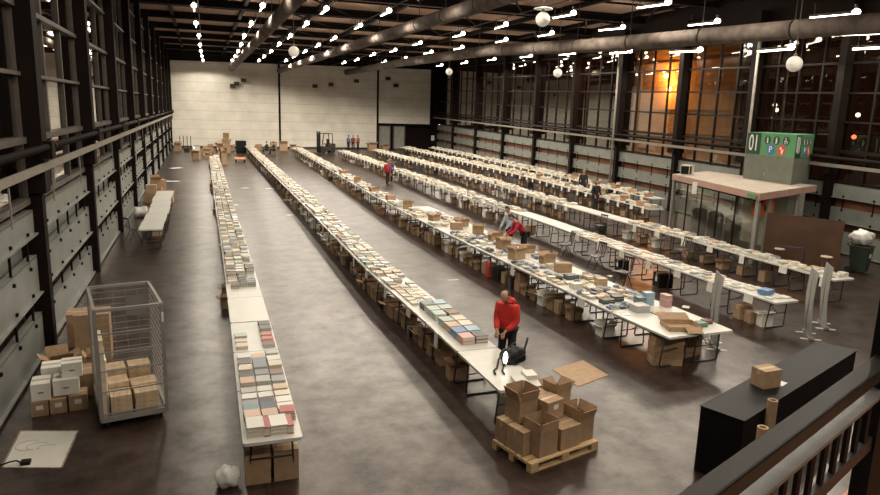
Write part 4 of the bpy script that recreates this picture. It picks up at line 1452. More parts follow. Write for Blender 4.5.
# ------------------------------------------------------------------ third row, near end
rz3 = 0.05
TZ = TOPZ+0.0008
o = thing('open_tray_carton', 'large flat open brown carton at the near corner of the third row', 'box', (9.22, 10.95, TZ), -0.28)
MB().box(-0.34, -0.26, 0, 0.34, 0.26, 0.006).box(-0.34, -0.26, 0, -0.334, 0.26, 0.10).box(0.334, -0.26, 0, 0.34, 0.26, 0.10).box(-0.34, -0.26, 0, 0.34, -0.254, 0.10).box(-0.34, 0.254, 0, 0.34, 0.26, 0.10).build('body', M_card, o)
MB().box(-0.36, -0.01, 0, 0.30, 0.26, 0.005).build('flap', M_card, o, (0.0, 0.26, 0.10)).rotation_euler = (0.3, 0, 0)
MB().box(-0.12, -0.2, 0, 0.2, 0.0, 0.005).build('flap', M_card, o, (0.1, -0.255, 0.10)).rotation_euler = (0.4, 0, 0)
pile('book', 2, 8.75, 11.62, 0.26, 0.22, [.04, .04], ['charcoal'], 0, 0, 0.3)
for x, y, w, d, h, c, lab in SMALL_BOXES:
    b = MB().box(-w/2, -d/2, 0, w/2, d/2, h, 0).box(-w/2-0.001, -d/2-0.001, h*0.62, w/2+0.001, d/2+0.001, h*0.66, 1)
    tag(b.build('small_box', [cover(c), M_pages], loc=(x, y, TZ), rz=rnd.uniform(-.12, .12)), lab, 'box', 'small boxes on the third row')
rq = random.Random(21)
for k, (r, x, y) in enumerate(TRAYS):
    w, d, h = rq.uniform(0.36, 0.48), rq.uniform(0.28, 0.34), rq.uniform(0.14, 0.26)
    n = 1+sum(1 for q in TRAYS if q[0] == r and q[2] < y)
    carton(x, y, TZ, w, d, h, rq.uniform(-.5, .5), 'closed' if k % 4 == 3 else 'open', '%s %s brown carton among the goods on the %s' % (nth(n), 'closed' if k % 4 == 3 else 'open', ROWS[r]['d']), 'cartons on the '+ROWS[r]['d'], [rq.uniform(0.3, 1.2) for _ in range(4)], 140+k)
# four stacked cartons under its near end
for k in range(4):
    carton(8.92+0.012*(k % 2), 10.98, 0.151*k, 0.62, 0.36, 0.146, -0.30+0.02*(k % 2), 'closed', '%s of four flat cartons stacked under the near end of the third row' % ('lowest', 'second lowest', 'third', 'topmost')[k], 'flat cartons under the third row', None, 160+k)
carton(9.75, 11.35, 0, 0.5, 0.42, 0.5, 0.2, 'closed', 'dark shaded carton under the near end of the third row, inner side', None, None, 166)
tag(MB().lathe([(0.02, 0.0), (0.075, 0.01), (0.08, 0.04), (0.08, 0.42), (0.05, 0.50), (0.025, 0.52), (0.025, 0.58)], n=16).build('fire_extinguisher', mat('extinguisher_red', (0.45, 0.06, 0.05), 0.4, 0.1, 5), loc=(gp(496, 277)[0]-0.28, gp(496, 277)[1], 0)), 'pink red cylinder standing on the floor before the third row', 'fire extinguisher')


# ------------------------------------------------------------------ edge-on roll-up banners
M_banner = mat('banner_grey', (0.27, 0.265, 0.24), 0.5, 0.08, 3)
for u, v, lab, hh in ((714, 346, 'grey roll-up banner seen edge-on at the near end of the third row', 1.60), (808, 336, 'nearer grey roll-up banner seen edge-on by the fifth row', 1.55), (823, 326, 'farther grey roll-up banner seen edge-on by the fifth row', 1.50)):
    p = gp(u, v)
    rz = math.atan2(p[1], p[0])+0.24
    t = thing('roll_up_banner', lab, 'banner', (p[0], p[1], 0), rz, 'roll-up banners')
    vs, fs = [], []
    n = 8
    for k in range(n+1):
        a = k/n
        for s in (-0.36, 0.36):
            vs.append((s, 0.07*math.sin(a*2.6), 0.06+hh*a))
            vs.append((s, 0.07*math.sin(a*2.6)+0.012, 0.06+hh*a))
    for k in range(n):
        o = 4*k
        fs += [(o, o+2, o+6, o+4), (o+1, o+5, o+7, o+3), (o, o+4, o+5, o+1), (o+2, o+3, o+7, o+6)]
    fs += [(0, 1, 3, 2), (4*n, 4*n+2, 4*n+3, 4*n+1)]
    MB().add(vs, fs).build('banner_panel', M_banner, t)
    MB().box(-0.38, -0.05, 0.012, 0.38, 0.06, 0.07).build('base_case', M_grey, t)
    for s in (-0.26, 0.26):
        MB().box(s-0.03, -0.22, 0, s+0.03, 0.22, 0.012).build('foot', M_paper, t)
    MB().tube([(0, 0.08, 0.06), (0, 0.09, hh)], 0.008, 6).build('pole', M_grey, t)

# ------------------------------------------------------------------ black counter by the gallery
KX, KY, KR = 8.77, 7.80, math.radians(22.7)
t = thing('bar_counter', 'long plain black counter block standing below the gallery railing', 'counter', (KX, KY, 0), KR)
MB().box(-2.25, -0.31, 0.0, 2.25, 0.31, 0.985).build('body', M_counter, t)
MB().box(-2.26, -0.32, 0.985, 2.26, 0.32, 1.0).build('top', M_counter, t)
p = gp(765, 385, 1.0)
o = carton(p[0], p[1], 1.001, 0.34, 0.26, 0.28, 0.05, 'closed', 'closed cardboard box standing on the long black counter', None, None, 170)
tag(MB().obox((0, 0, 0.003), (0.20, 0.12, 0.004), 0.4).build('paper_scrap', M_paper, loc=(*gp(781, 383.5, 1.0)[:2], 1.0)), 'small white paper beside the box on the black counter', 'paper')
for k, (u, v, zt) in enumerate(((773, 400, 1.15), (763, 427, 1.0))):
    p = gp(u, v, zt)
    b = MB()
    n = 20
    vs, fs = [], []
    for rr, zz in ((0.07, 0), (0.07, zt), (0.045, zt), (0.045, 0)):
        vs += [(rr*math.cos(2*PI*i/n), rr*math.sin(2*PI*i/n), zz) for i in range(n)]
    for j in range(4):
        for i in range(n):
            fs.append((j*n+i, j*n+(i+1) % n, ((j+1) % 4)*n+(i+1) % n, ((j+1) % 4)*n+i))
    b.add(vs, fs, 0, False)
    tag(b.build('cardboard_tube', M_card, loc=(p[0], p[1], 0)), ('taller' if k == 0 else 'shorter') + ' brown cardboard tube standing before the black counter', 'tube', 'cardboard tubes')

# ------------------------------------------------------------------ gallery railing, close to the viewer
GA = Vector((0.425, 0.825, 0))
GD = Vector((1.225, 0.525, 0)).normalized()


def gal(s, z, off=0.0):
    n = Vector((-GD.y, GD.x, 0))
    p = GA+GD*s+n*off
    return (p.x, p.y, z)


t = thing('gallery_railing', 'dark metal gallery railing with worn bronze handrail close to the viewer', 'railing', (0, 0, 0))
hr = MB()
hr.bar(gal(0.2, 4.175), gal(2.02, 4.175), 0.06, 0.05)
hr.build('handrail', M_bronze, t, bevel=0.006)
MB().bar(gal(0.2, 4.075), gal(1.98, 4.075), 0.05, 0.012).build('flat_bar', mat('greyed_bar', (0.115, 0.11, 0.10), 0.45, 0.3, 9), t)
MB().bar(gal(0.2, 3.88), gal(1.98, 3.88), 0.02, 0.05).build('lower_bar', M_black, t)
for k in range(16):
    s = 0.3+k*0.105
    MB().bar(gal(s, 3.88), gal(s, 4.075), 0.014, 0.014).build('baluster', M_black, t)
MB().bar(gal(2.0, 3.1), gal(2.0, 4.42), 0.07, 0.07).build('post', M_black, t)
pn = gal(1.25, 4.15, 0.03)
n = Vector((-GD.y, GD.x, 0))
poly = [gal(-1.2, 0, 0.22)[:2], gal(4.0, 0, 0.22)[:2], gal(4.0, 0, -2.6)[:2], gal(-1.2, 0, -2.6)[:2]]
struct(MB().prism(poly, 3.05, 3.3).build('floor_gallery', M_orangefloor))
# ------------------------------------------------------------------ glazed booth with the green sign tower
ZR = 2.60
A_, C_, B_ = Vector(gp(672.5, 174, ZR)[:2]), Vector(gp(760, 193.5, ZR)[:2]), Vector(gp(817, 185.3, ZR)[:2])
D_ = A_+(B_-C_)*0.62
t = thing('entrance_booth', 'glazed booth with a flat pinkish roof beside the tall windows', 'booth', (0, 0, 0))
MB().prism([tuple(A_), tuple(C_), tuple(B_), tuple(D_)], ZR-0.24, ZR-0.03).build('roof_fascia', M_pinkfascia, t)
MB().prism([tuple(A_), tuple(C_), tuple(B_), tuple(D_)], ZR-0.03, ZR).build('roof_deck', M_booth_top, t)
MB().prism([tuple(C_+(A_-C_)*0.01+(B_-C_)*0.02), tuple(C_+(A_-C_)*0.04+(B_-C_)*0.02), tuple(C_+(A_-C_)*0.04+(B_-C_)*0.06), tuple(C_+(A_-C_)*0.01+(B_-C_)*0.06)], 0, ZR-0.24).build('corner_post', M_grey, t)
for q in (A_+(C_-A_)*0.02+(B_-C_)*0.02, C_+(B_-C_)*0.22+(A_-C_)*0.03, C_+(B_-C_)*0.7+(A_-C_)*0.03):
    MB().bar((q.x, q.y, 0), (q.x, q.y, ZR-0.24), 0.11, 0.11).build('corner_post', M_grey, t)
a0 = A_+(B_-C_)*0.05
c0 = C_+(B_-C_)*0.05
for k in range(1, 5):
    q = a0.lerp(c0, k*0.19)
    MB().bar((q.x, q.y, 0.05), (q.x, q.y, ZR-0.24), 0.045, 0.045).build('glazing_bar', M_darksteel, t)
g = MB()
g.bar((a0.x, a0.y, 1.18), (c0.x, c0.y, 1.18), 0.012, 2.3)
g.build('glass_front', M_clear, t)
mb_ = MB()
mb_.bar((a0.x, a0.y, 2.31), (c0.x, c0.y, 2.31), 0.06, 0.08)
mb_.build('head_rail', M_darksteel, t)
# orange notices on the tower foot inside
q = C_+(A_-C_)*0.10+(B_-C_)*0.22
DR = math.atan2(q.y, q.x)
M_orange = mat('orange_notice', (0.66, 0.15, 0.035), 0.5, 0.1, 6)
for (u, v, w, h, nm) in ((757, 208, 0.34, 0.62, 'left'), (767.5, 208, 0.40, 0.66, 'right')):
    d = ray(u, v); s = 18.9/d[1]
    p = (d[0]*s, d[1]*s, d[2]*s+CAM_Z)
    o = MB().box(-w/2, -0.006, -h/2, w/2, 0.006, h/2, 0).box(-w*0.25, -0.009, -h*0.18, w*0.05, -0.006, h*0.12, 1).build('orange_notice', [M_orange, M_black], loc=p, rz=math.atan2(p[1], p[0])-PI/2)
    tag(o, '%s orange notice hanging inside the glazed booth' % ('narrower' if nm == 'left' else 'wider'), 'notice', 'orange notices')
d = ray(694.5, 188); s = 22.0/d[1]
p = (d[0]*s, d[1]*s, d[2]*s+CAM_Z)
tag(MB().box(-0.09, -0.006, -0.24, 0.09, 0.006, 0.24).box(-0.03, -0.009, -0.15, 0.03, -0.006, 0.1).build('paper_notice', M_paper, loc=p, rz=-0.7), 'tall white paper notice on the glass of the booth', 'notice')

TA, TC, TB = Vector(gp(743, 178, ZR)[:2]), Vector(gp(790.5, 185, ZR)[:2]), Vector(gp(808, 182.2, ZR)[:2])
TD = TA+(TB-TC)
t = thing('lift_tower', 'grey green lift tower with a green 01 sign band rising through the booth roof', 'tower', (0, 0, 0))
quad = [tuple(TA), tuple(TC), tuple(TB), tuple(TD)]
MB().prism(quad, ZR+0.001, 3.62).build('shaft', M_tower, t)
bt = [o for o in bpy.data.objects if o.name == 'entrance_booth'][0]
cq = (TA+TB)/2
MB().prism([tuple(cq+(Vector(p)-cq)*0.97) for p in quad], 0, ZR-0.24).build('core_wall', mat('pale_core', (0.42, 0.42, 0.34), 0.6, 0.08, 3), bt)
cen = (TA+TB)/2
quad2 = [tuple(cen+(Vector(p)-cen)*1.005) for p in quad]
sg = thing  # keep the name short below
M_signg = mat('sign_green', (0.085, 0.25, 0.115), 0.45, 0.06, 3)
M_signd = mat('sign_dark_green', (0.014, 0.05, 0.025), 0.45, 0.06, 3)
M_signw = mat('sign_white', (0.72, 0.72, 0.66), 0.5, 0.03, 3)
M_signb = mat('sign_blue', (0.05, 0.16, 0.33), 0.45, 0.05, 3)
M_signr = mat('sign_red', (0.55, 0.06, 0.035), 0.45, 0.05, 3)
SZ0, SZ1 = 3.62, 4.50
sgn = MB().prism(quad2, SZ0, SZ1).build('sign_band', M_signg, t)


def face_frame(P, Q, z0):
    """local frame of a sign face: x along P->Q, y up, z outwards"""
    x = (Q-P).normalized()
    X3 = Vector((x.x, x.y, 0))
    Z3 = Vector((x.y, -x.x, 0))
    return Matrix(((X3.x, 0, Z3.x, P.x), (X3.y, 0, Z3.y, P.y), (0, 1, 0, z0), (0, 0, 0, 1))), (Q-P).length


def letters(txt, size, M4, x, y, m, name, parent, sx=1.0):
    cu = bpy.data.curves.new(name, 'FONT')
    cu.body = txt
    cu.size = size
    cu.extrude = 0.004
    cu.align_x = 'CENTER'
    cu.align_y = 'CENTER'
    tmp = bpy.data.objects.new('tmp', cu)
    COL.objects.link(tmp)
    bpy.context.view_layer.update()
    me = bpy.data.meshes.new_from_object(tmp.evaluated_get(bpy.context.evaluated_depsgraph_get()))
    bpy.data.objects.remove(tmp)
    me.name = name
    me.materials.clear()
    me.materials.append(m)
    me.transform(M4 @ Matrix.Translation((x, y, 0.012)) @ Matrix.Diagonal((sx, 1, 1, 1)))
    return link_part(me, name, parent)


def disc(M4, x, y, r, m, name, parent, z=0.006, hole=0):
    b = MB()
    n = 24
    vs = [(x+r*math.cos(2*PI*k/n), y+r*math.sin(2*PI*k/n), zz) for zz in (0.0, z) for k in range(n)]
    b.add([M4 @ Vector(v) for v in vs], [tuple(range(n, 2*n)), tuple(reversed(range(n)))]+[(k, (k+1) % n, n+(k+1) % n, n+k) for k in range(n)])
    return b.build(name, m, parent)


def shape(M4, polys, m, name, parent, z=0.010):
    b = MB()
    for poly in polys:
        n = len(poly)
        ar = sum(poly[i][0]*poly[(i+1) % n][1]-poly[(i+1) % n][0]*poly[i][1] for i in range(n))
        if ar < 0:
            poly = poly[::-1]
        vs = [(x, y, 0.004) for x, y in poly]+[(x, y, z) for x, y in poly]
        b.add([M4 @ Vector(v) for v in vs], [tuple(range(n, 2*n)), tuple(reversed(range(n)))]+[(k, (k+1) % n, n+(k+1) % n, n+k) for k in range(n)])
    return b.build(name, m, parent)


def circ(cx_, cy_, r, n=12):
    return [(cx_+r*math.cos(2*PI*k/n), cy_+r*math.sin(2*PI*k/n)) for k in range(n)]


for P, Q in ((Vector(quad2[0]), Vector(quad2[1])), (Vector(quad2[1]), Vector(quad2[2]))):
    F4, L = face_frame(P, Q, SZ0)
    H = SZ1-SZ0
    s = L
    shape(F4, [[(0.01, 0.01), (0.30*s, 0.01), (0.30*s, H-0.01), (0.01, H-0.01)]], M_signd, 'dark_field', sgn, 0.008)
    letters('01', 0.92, F4, 0.155*s, H/2, M_signw, 'sign_number', sgn, 0.40*s/1.7 if s > 0 else 1)
    k = s*0.075
    k = min(k, 0.17)
    ry = H*0.70
    xs = (0.44*s, 0.62*s, 0.81*s)
    wd = min(0.082*s, 0.17)
    for i, x in enumerate(xs):
        disc(F4, x, ry, wd, M_signd, 'pictogram_disc', sgn)
        if i == 2:
            ps = [circ(x-0.02, ry+wd*0.55, wd*0.16), [(x-wd*.2, ry+wd*.4), (x, ry+wd*.4), (x+wd*.05, ry-wd*.05), (x+wd*.45, ry-wd*.05), (x+wd*.55, ry-wd*.5), (x+wd*.35, ry-wd*.5), (x+wd*.28, ry-wd*.22), (x-wd*.15, ry-wd*.22)],
                  [(x-wd*.45, ry+wd*.1), (x-wd*.3, ry+wd*.1), (x-wd*.38, ry-wd*.3), (x-wd*.1, ry-wd*.62), (x+wd*.22, ry-wd*.48), (x+wd*.15, ry-wd*.62), (x-wd*.1, ry-wd*.78), (x-wd*.55, ry-wd*.35)]]
        else:
            f = 1 if i else -1
            ps = [circ(x, ry+wd*0.55, wd*0.17), [(x-wd*.28, ry+wd*.32), (x+wd*.28, ry+wd*.32), (x+wd*.2, ry-wd*.15), (x-wd*.2, ry-wd*.15)],
                  [(x-wd*.18, ry-wd*.15), (x, ry-wd*.15), (x-wd*.05-f*wd*.1, ry-wd*.75), (x-wd*.25-f*wd*.1, ry-wd*.75)], [(x, ry-wd*.15), (x+wd*.18, ry-wd*.15), (x+wd*.3, ry-wd*.6), (x+wd*.1, ry-wd*.7)]]
        shape(F4, ps, M_signw, 'pictogram', sgn)
    by = H*0.28
    bw_ = min(0.115*s, 0.21)
    disc(F4, 0.52*s, by, bw_, M_signb, 'parking_disc', sgn)
    letters('P', 0.36, F4, 0.52*s, by, M_signw, 'parking_letter', sgn, min(1, s/2.6))
    disc(F4, 0.74*s, by, bw_, M_signr, 'red_disc', sgn)
    x = 0.74*s
    shape(F4, [[(x-bw_*.45, by+bw_*.55), (x-bw_*.1, by+bw_*.6), (x+bw_*.05, by+bw_*.05), (x-bw_*.3, by+bw_*.1)], [(x-bw_*.05, by-bw_*.05), (x+bw_*.5, by+bw_*.25), (x+bw_*.4, by-bw_*.3), (x+bw_*.2, by-bw_*.75), (x-bw_*.05, by-bw_*.6)]], M_signw, 'extinguisher_symbol', sgn)

d = ray(687.5, 167); s = 24.0/d[1]
p = (d[0]*s, d[1]*s, ZR+0.001)
b = thing('roof_unit', 'small cream box unit with a dark opening on the booth roof', 'unit', p, 0.5)
MB().box(-0.24, -0.2, 0, 0.24, 0.2, 0.42).build('casing', mat('cream_casing', (0.5, 0.44, 0.36), 0.5, 0.1, 4), b)
MB().box(-0.245, -0.17, 0.04, -0.24, 0.17, 0.38).box(-0.24, -0.205, 0.04, -0.02, -0.2, 0.38).build('opening', M_black, b)
p = gp(764.5, 181, ZR)
tag(MB().tube([(0, 0, 0), (0, 0, 0.22)], 0.02, 8).ball((0, 0, 0.27), 0.08, 12, 8).build('roof_spotlight', M_grey, loc=(p[0], p[1], ZR+0.001)), 'small knob shaped spotlight on the booth roof before the tower', 'spotlight')
p = gp(774, 192, ZR)
t2 = MB().box(-0.28, -0.01, -0.07, 0.28, 0.01, 0.07)
e = (C_*0.93+A_*0.07)
tag(t2.build('green_plate', M_signg, loc=(e.x-0.07, e.y-0.07, ZR-0.13), rz=math.atan2((C_-A_).y, (C_-A_).x)), 'small green plate on the roof edge of the booth at its corner', 'sign')

# rounded grey panels in front of the booth
for k, (u, v) in enumerate(((697, 238), (713, 242), (730.5, 247))):
    p = gp(u, v)
    t = thing('rounded_panel', '%s of three dark grey rounded-top panels before the booth, from the near table rows' % ('first', 'second', 'third')[k], 'panel', (p[0], p[1], 0), -1.0, 'rounded grey panels')
    b = MB()
    pr = [(-0.30, 0.12), (0.30, 0.12)]+[(0.30*math.cos(a), 1.16+0.14*math.sin(a)) for a in [PI*i/10 for i in range(11)]]
    n = len(pr)
    vs = [(x, -0.05, z) for x, z in pr]+[(x, 0.05, z) for x, z in pr]
    b.add(vs, [tuple(range(n)), tuple(reversed(range(n, 2*n)))]+[(i, n+i, n+(i+1) % n, (i+1) % n) for i in range(n)])
    b.build('panel', mat('grey_felt', (0.085, 0.08, 0.075), 0.7, 0.15, 3), t)
    for s in (-0.22, 0.22):
        MB().box(s-0.03, -0.22, 0, s+0.03, 0.22, 0.03).box(s-0.02, -0.04, 0.03, s+0.02, 0.04, 0.14).build('foot', M_leg, t)

# brown board with two stools and a barrier in front
BL, BR = Vector(gp(760.5, 268)[:2]), Vector(gp(837, 277)[:2])
ang = math.atan2((BR-BL).y, (BR-BL).x)
LB = (BR-BL).length
t = thing('brown_board', 'large plain brown board standing behind the fifth row by the booth', 'board', (BL.x, BL.y, 0), ang)
bo = MB()
bo.add([(0, 0, 0.03), (LB, 0, 0.03), (LB, 0.10, 1.84), (0, 0.10, 1.93), (0, 0.03, 0.03), (LB, 0.03, 0.03), (LB, 0.13, 1.82), (0, 0.13, 1.93)],
       [(0, 1, 2, 3), (7, 6, 5, 4), (0, 4, 5, 1), (1, 5, 6, 2), (2, 6, 7, 3), (3, 7, 4, 0)])
bo.build('board_sheet', M_brownboard, t)
for x in (0.25, LB-0.25):
    MB().bar((x, 0.14, 1.6), (x, 0.30, 0.02), 0.04, 0.04).box(x-0.03, -0.05, 0, x+0.03, 0.33, 0.03).build('prop', M_leg, t)
for k, (u, v) in enumerate(((776, 273), (823, 282))):
    p = gp(u, v)
    t = thing('bar_stool', '%s bar stool with a pale seat before the brown board' % ('left' if k == 0 else 'right'), 'stool', (p[0], p[1], 0), ang, 'bar stools by the board')
    MB().lathe([(0.02, 0.80), (0.17, 0.80), (0.18, 0.82), (0.17, 0.84), (0.02, 0.84)], n=20).build('seat', mat('pale_wood', (0.48, 0.36, 0.25), 0.5, 0.15, 6), t)
    for q in range(4):
        a = PI/4+q*PI/2
        MB().tube([(0.10*math.cos(a), 0.10*math.sin(a), 0.80), (0.19*math.cos(a), 0.19*math.sin(a), 0)], 0.014, 6).build('leg', M_leg, t)
    MB().tube([(0.145*math.cos(a), 0.145*math.sin(a), 0.28) for a in [q*PI/8 for q in range(17)]], 0.010, 6).build('foot_ring', M_leg, t)
t = thing('barrier', 'low dark blue hoop barrier standing before the brown board', 'barrier', (*gp(786, 275.5)[:2], 0), ang)
MB().tube([(-0.45, 0, 0), (-0.45, 0, 0.92), (-0.43, 0, 0.96), (0.43, 0, 0.96), (0.45, 0, 0.92), (0.45, 0, 0)], 0.018, 8).build('hoop', mat('dark_blue_paint', (0.02, 0.025, 0.06), 0.4, 0.1, 5), t)
MB().box(-0.5, -0.15, 0, -0.4, 0.15, 0.02).box(0.4, -0.15, 0, 0.5, 0.15, 0.02).build('foot_plate', M_leg, t)

# wheeled bin with a white bag on it
p = gp(858, 272)
t = thing('wheeled_bin', 'dark green wheeled bin standing on the floor near the window wall', 'bin', (p[0], p[1], 0), 0.4)
bn = MB()
vs = [(-0.22, -0.24, 0.06), (0.22, -0.24, 0.06), (0.22, 0.22, 0.06), (-0.22, 0.22, 0.06), (-0.28, -0.31, 0.92), (0.28, -0.31, 0.92), (0.28, 0.30, 0.92), (-0.28, 0.30, 0.92)]
bn.add(vs, [(3, 2, 1, 0), (4, 5, 6, 7), (0, 1, 5, 4), (1, 2, 6, 5), (2, 3, 7, 6), (3, 0, 4, 7)])
bn.box(-0.30, -0.33, 0.88, 0.30, 0.32, 0.93)
bn.build('body', mat('bin_green', (0.018, 0.028, 0.018), 0.5, 0.2, 4), t, bevel=0.012)
for s in (-1, 1):
    MB().tube([(s*0.23, 0.26, 0.1), (s*0.28, 0.26, 0.1)], 0.1, 16).build('wheel', M_rubber, t)
MB().tube([(-0.2, 0.32, 0.9), (-0.2, 0.40, 0.95), (0.2, 0.40, 0.95), (0.2, 0.32, 0.9)], 0.015, 6).build('handle', M_rubber, t)
MB().box(-0.12, -0.318, 0.55, 0.02, -0.30, 0.68).build('label_plate', M_paper, t)
tag(MB().ball((0, 0, 0.20), (0.36, 0.34, 0.24), 20, 12, 0, lambda x, y, z: 1+0.10*math.sin(8*x+3*z)+0.10*math.sin(9*y)+0.05*math.sin(14*z)).build('rubbish_bag', M_plastic, loc=(p[0]-0.05, p[1], 1.02)), 'bulging white rubbish bag resting on the dark wheeled bin', 'bag')

# ------------------------------------------------------------------ far end of the hall
p = gp(322, 153.5)
t = thing('forklift', 'dark forklift truck parked before the pale back wall', 'forklift', (12.9, 75.6, 0), math.radians(196))
MB().box(-0.95, -0.5, 0.25, 0.55, 0.5, 0.75).box(-1.15, -0.5, 0.35, -0.85, 0.5, 1.05).box(-0.9, -0.48, 0.75, -0.35, 0.48, 0.95).build('chassis', mat('forklift_body', (0.03, 0.024, 0.02), 0.5, 0.2, 3), t, bevel=0.04)
cg = MB()
for s in (-1, 1):
    cg.bar((-0.85, s*0.45, 0.9), (-0.75, s*0.45, 2.15), 0.07, 0.07)
    cg.bar((0.5, s*0.45, 0.7), (0.25, s*0.45, 2.15), 0.07, 0.07)
    cg.bar((-0.75, s*0.45, 2.15), (0.25, s*0.45, 2.15), 0.07, 0.07)
for k in range(6):
    x = -0.75+k*0.2
    cg.bar((x, -0.45, 2.15), (x, 0.45, 2.15), 0.05, 0.03)
cg.build('overhead_guard', M_black, t)
ms = MB()
for s in (-1, 1):
    ms.bar((0.68, s*0.34, 0.1), (0.68, s*0.34, 2.35), 0.10, 0.12)
for z in (0.4, 1.2, 2.3):
    ms.bar((0.68, -0.34, z), (0.68, 0.34, z), 0.06, 0.10)
ms.box(0.62, -0.2, 0.2, 0.66, 0.2, 2.2)
ms.build('mast', M_black, t)
for s in (-1, 1):
    MB().box(0.74, s*0.22-0.06, 0.08, 1.85, s*0.22+0.06, 0.13).build('fork', M_steel2, t)
    MB().tube([(0.35, s*0.42, 0.32), (0.35, s*0.58, 0.32)], 0.32, 18).build('wheel', M_rubber, t)
    MB().tube([(-0.8, s*0.38, 0.26), (-0.8, s*0.54, 0.26)], 0.26, 18).build('wheel', M_rubber, t)
MB().box(-0.45, -0.24, 0.95, 0.0, 0.24, 1.05).box(-0.5, -0.24, 1.05, -0.38, 0.24, 1.55).build('driver_seat', M_rubber, t)
MB().tube([(0.3, 0, 0.9), (0.15, 0, 1.25)], 0.025, 8).tube([(0.15+0.06*math.cos(a), 0.16*math.sin(a), 1.26+0.12*math.cos(a)) for a in [k*PI/6 for k in range(13)]], 0.015, 6).build('steering_wheel', M_black, t)

t = thing('platform_trolley', 'low trolley with an orange pink deck in the far aisle', 'trolley', (3.25, 62.9, 0), 0)
MB().box(-0.48, -0.7, 0.26, 0.48, 0.7, 0.36).build('deck', mat('orange_deck', (0.62, 0.25, 0.14), 0.5, 0.1, 4), t)
for sx in (-1, 1):
    for sy in (-1, 1):
        MB().tube([(sx*0.36-0.04, sy*0.55, 0.12), (sx*0.36+0.04, sy*0.55, 0.12)], 0.12, 14).box(sx*0.36-0.05, sy*0.55-0.05, 0.22, sx*0.36+0.05, sy*0.55+0.05, 0.262).build('wheel', M_rubber, t)
t = thing('black_cabinet', 'black upright cabinet at the far end of the second row', 'cabinet', (4.02, 75.6, 0), 0.1)
MB().box(-0.5, -0.4, 0.05, 0.5, 0.4, 1.25).box(-0.45, -0.36, 0, 0.45, 0.36, 0.05).build('body', M_black, t)
MB().box(-0.46, -0.42, 0.1, -0.01, -0.4, 1.2).build('door', M_counter, t)
MB().box(0.01, -0.42, 0.1, 0.46, -0.4, 1.2).build('door', M_counter, t)
t = thing('post_pallet', 'empty pallet with four upright posts by the back wall corner', 'pallet', (-1.6, 80.6, 0), 0)
MB().box(-0.6, -0.4, 0.08, 0.6, 0.4, 0.16).box(-0.6, -0.4, 0, -0.45, 0.4, 0.08).box(0.45, -0.4, 0, 0.6, 0.4, 0.08).build('base', M_steel2, t)
for x in (-0.56, -0.19, 0.19, 0.56):
    MB().bar((x, 0, 0.16), (x, 0, 1.45), 0.07, 0.07).build('post', M_black, t)
# cartons heaped before the back wall
rq = random.Random(5)
farb = [(-2.3, 77.0, .8, .7, .8), (-2.3, 78.4, .7, .6, 1.2), (-1.4, 76.2, .6, .5, .5), (-0.6, 78.6, .7, .6, .55), (0.4, 77.6, .6, .6, .7), (-0.4, 65.4, .7, .6, .8), (-0.4, 67.0, .6, .6, 1.0), (0.5, 69.6, .8, .7, .7),
        (0.6, 66.4, .6, .5, .5), (1.0, 79.2, .7, .7, .8), (1.8, 70.3, .9, .8, .7), (1.9, 72.2, .8, .7, 1.0), (2.5, 74.3, .9, .8, 1.3), (2.7, 80.4, .8, .8, 1.7), (3.1, 78.5, .8, .7, .6), (0.9, 74.5, .8, .7, .6), (1.9, 77.8, .9, .7, 1.1),
        (1.75, 60.2, .55, .6, 1.2), (0.4, 72.2, .8, .7, .5), (1.5, 67.6, .6, .6, .5), (4.2, 80.4, .7, .7, .7), (-0.6, 70.6, .6, .6, .9), (8.9, 79.3, 1.1, 1.0, 1.0), (10.4, 79.0, .9, .8, .7), (10.2, 81.0, .9, .8, .6), (8.0, 81.6, 1.0, .9, 1.1), (19.6, 80.9, 1.2, 1.0, .9), (21.2, 81.0, .9, .9, .7), (6.2, 80.2, .8, .7, .8)]
for k, (x, y, w, d, h) in enumerate(farb):
    kind, me = CARTON_SHARED[rq.randrange(10)]
    o = bpy.data.objects.new('cardboard_box', me)
    COL.objects.link(o)
    o.location, o.scale, o.rotation_euler = (x, y, 0), (w*0.8, d*0.8, h*0.8), (0, 0, rq.uniform(-.3, .3))
    where = 'beyond the first row' if x < 2.2 and y < 76 else 'before the back wall'
    tag(o, '%s cardboard box heaped %s, %s from the panelled wall' % ('tall' if h > 1.1 else 'low' if h < 0.7 else 'middling', where, nth(1+sum(1 for q in farb if q[0] < x))), 'box', 'boxes at the far end')
for k, (u, v) in enumerate(((232.5, 85.8), (236.5, 83.5), (243.5, 80.3), (315, 86), (331, 84.5), (356.5, 81), (388, 78.5), (396, 85.5))):
    d = ray(u, v); s = (YB-0.2)/d[1]
    tag(MB().box(-0.28, -0.2, -0.2, 0.28, 0.2, 0.2).box(-0.2, -0.24, -0.13, 0.2, -0.2, 0.13).build('wall_speaker', M_steel2, loc=(d[0]*s, YB-0.2, d[2]*s+CAM_Z), bevel=0.03), '%s small dark speaker box high on the back wall, from the panelled side' % nth(k+1), 'speaker', 'speakers on the back wall')
for k, (u, v) in enumerate(((433.5, 138), (437.5, 134.5), (442, 135.5), (446, 133.5))):
    d = ray(u, v); s = (YB+0.5)/d[1]
    tag(MB().box(-0.3, -0.02, -0.32, 0.3, 0.02, 0.32).build('wall_poster', M_paper, loc=(d[0]*s, YB+0.55, d[2]*s+CAM_Z)), '%s pale poster on the dark recess wall, from the glazed screen' % nth(k+1), 'poster', 'posters in the recess')
d = ray(440, 124.5); s = (YB-0.3)/d[1]
t = thing('wall_floodlight', 'small bright floodlight above the dark recess at the back', 'lamp', (d[0]*s, YB-0.25, d[2]*s+CAM_Z))
MB().box(-0.2, 0, -0.14, 0.2, 0.24, 0.14).build('housing', M_black, t)
MB().box(-0.18, -0.02, -0.12, 0.18, 0, 0.12).build('lens', M_lamp, t)
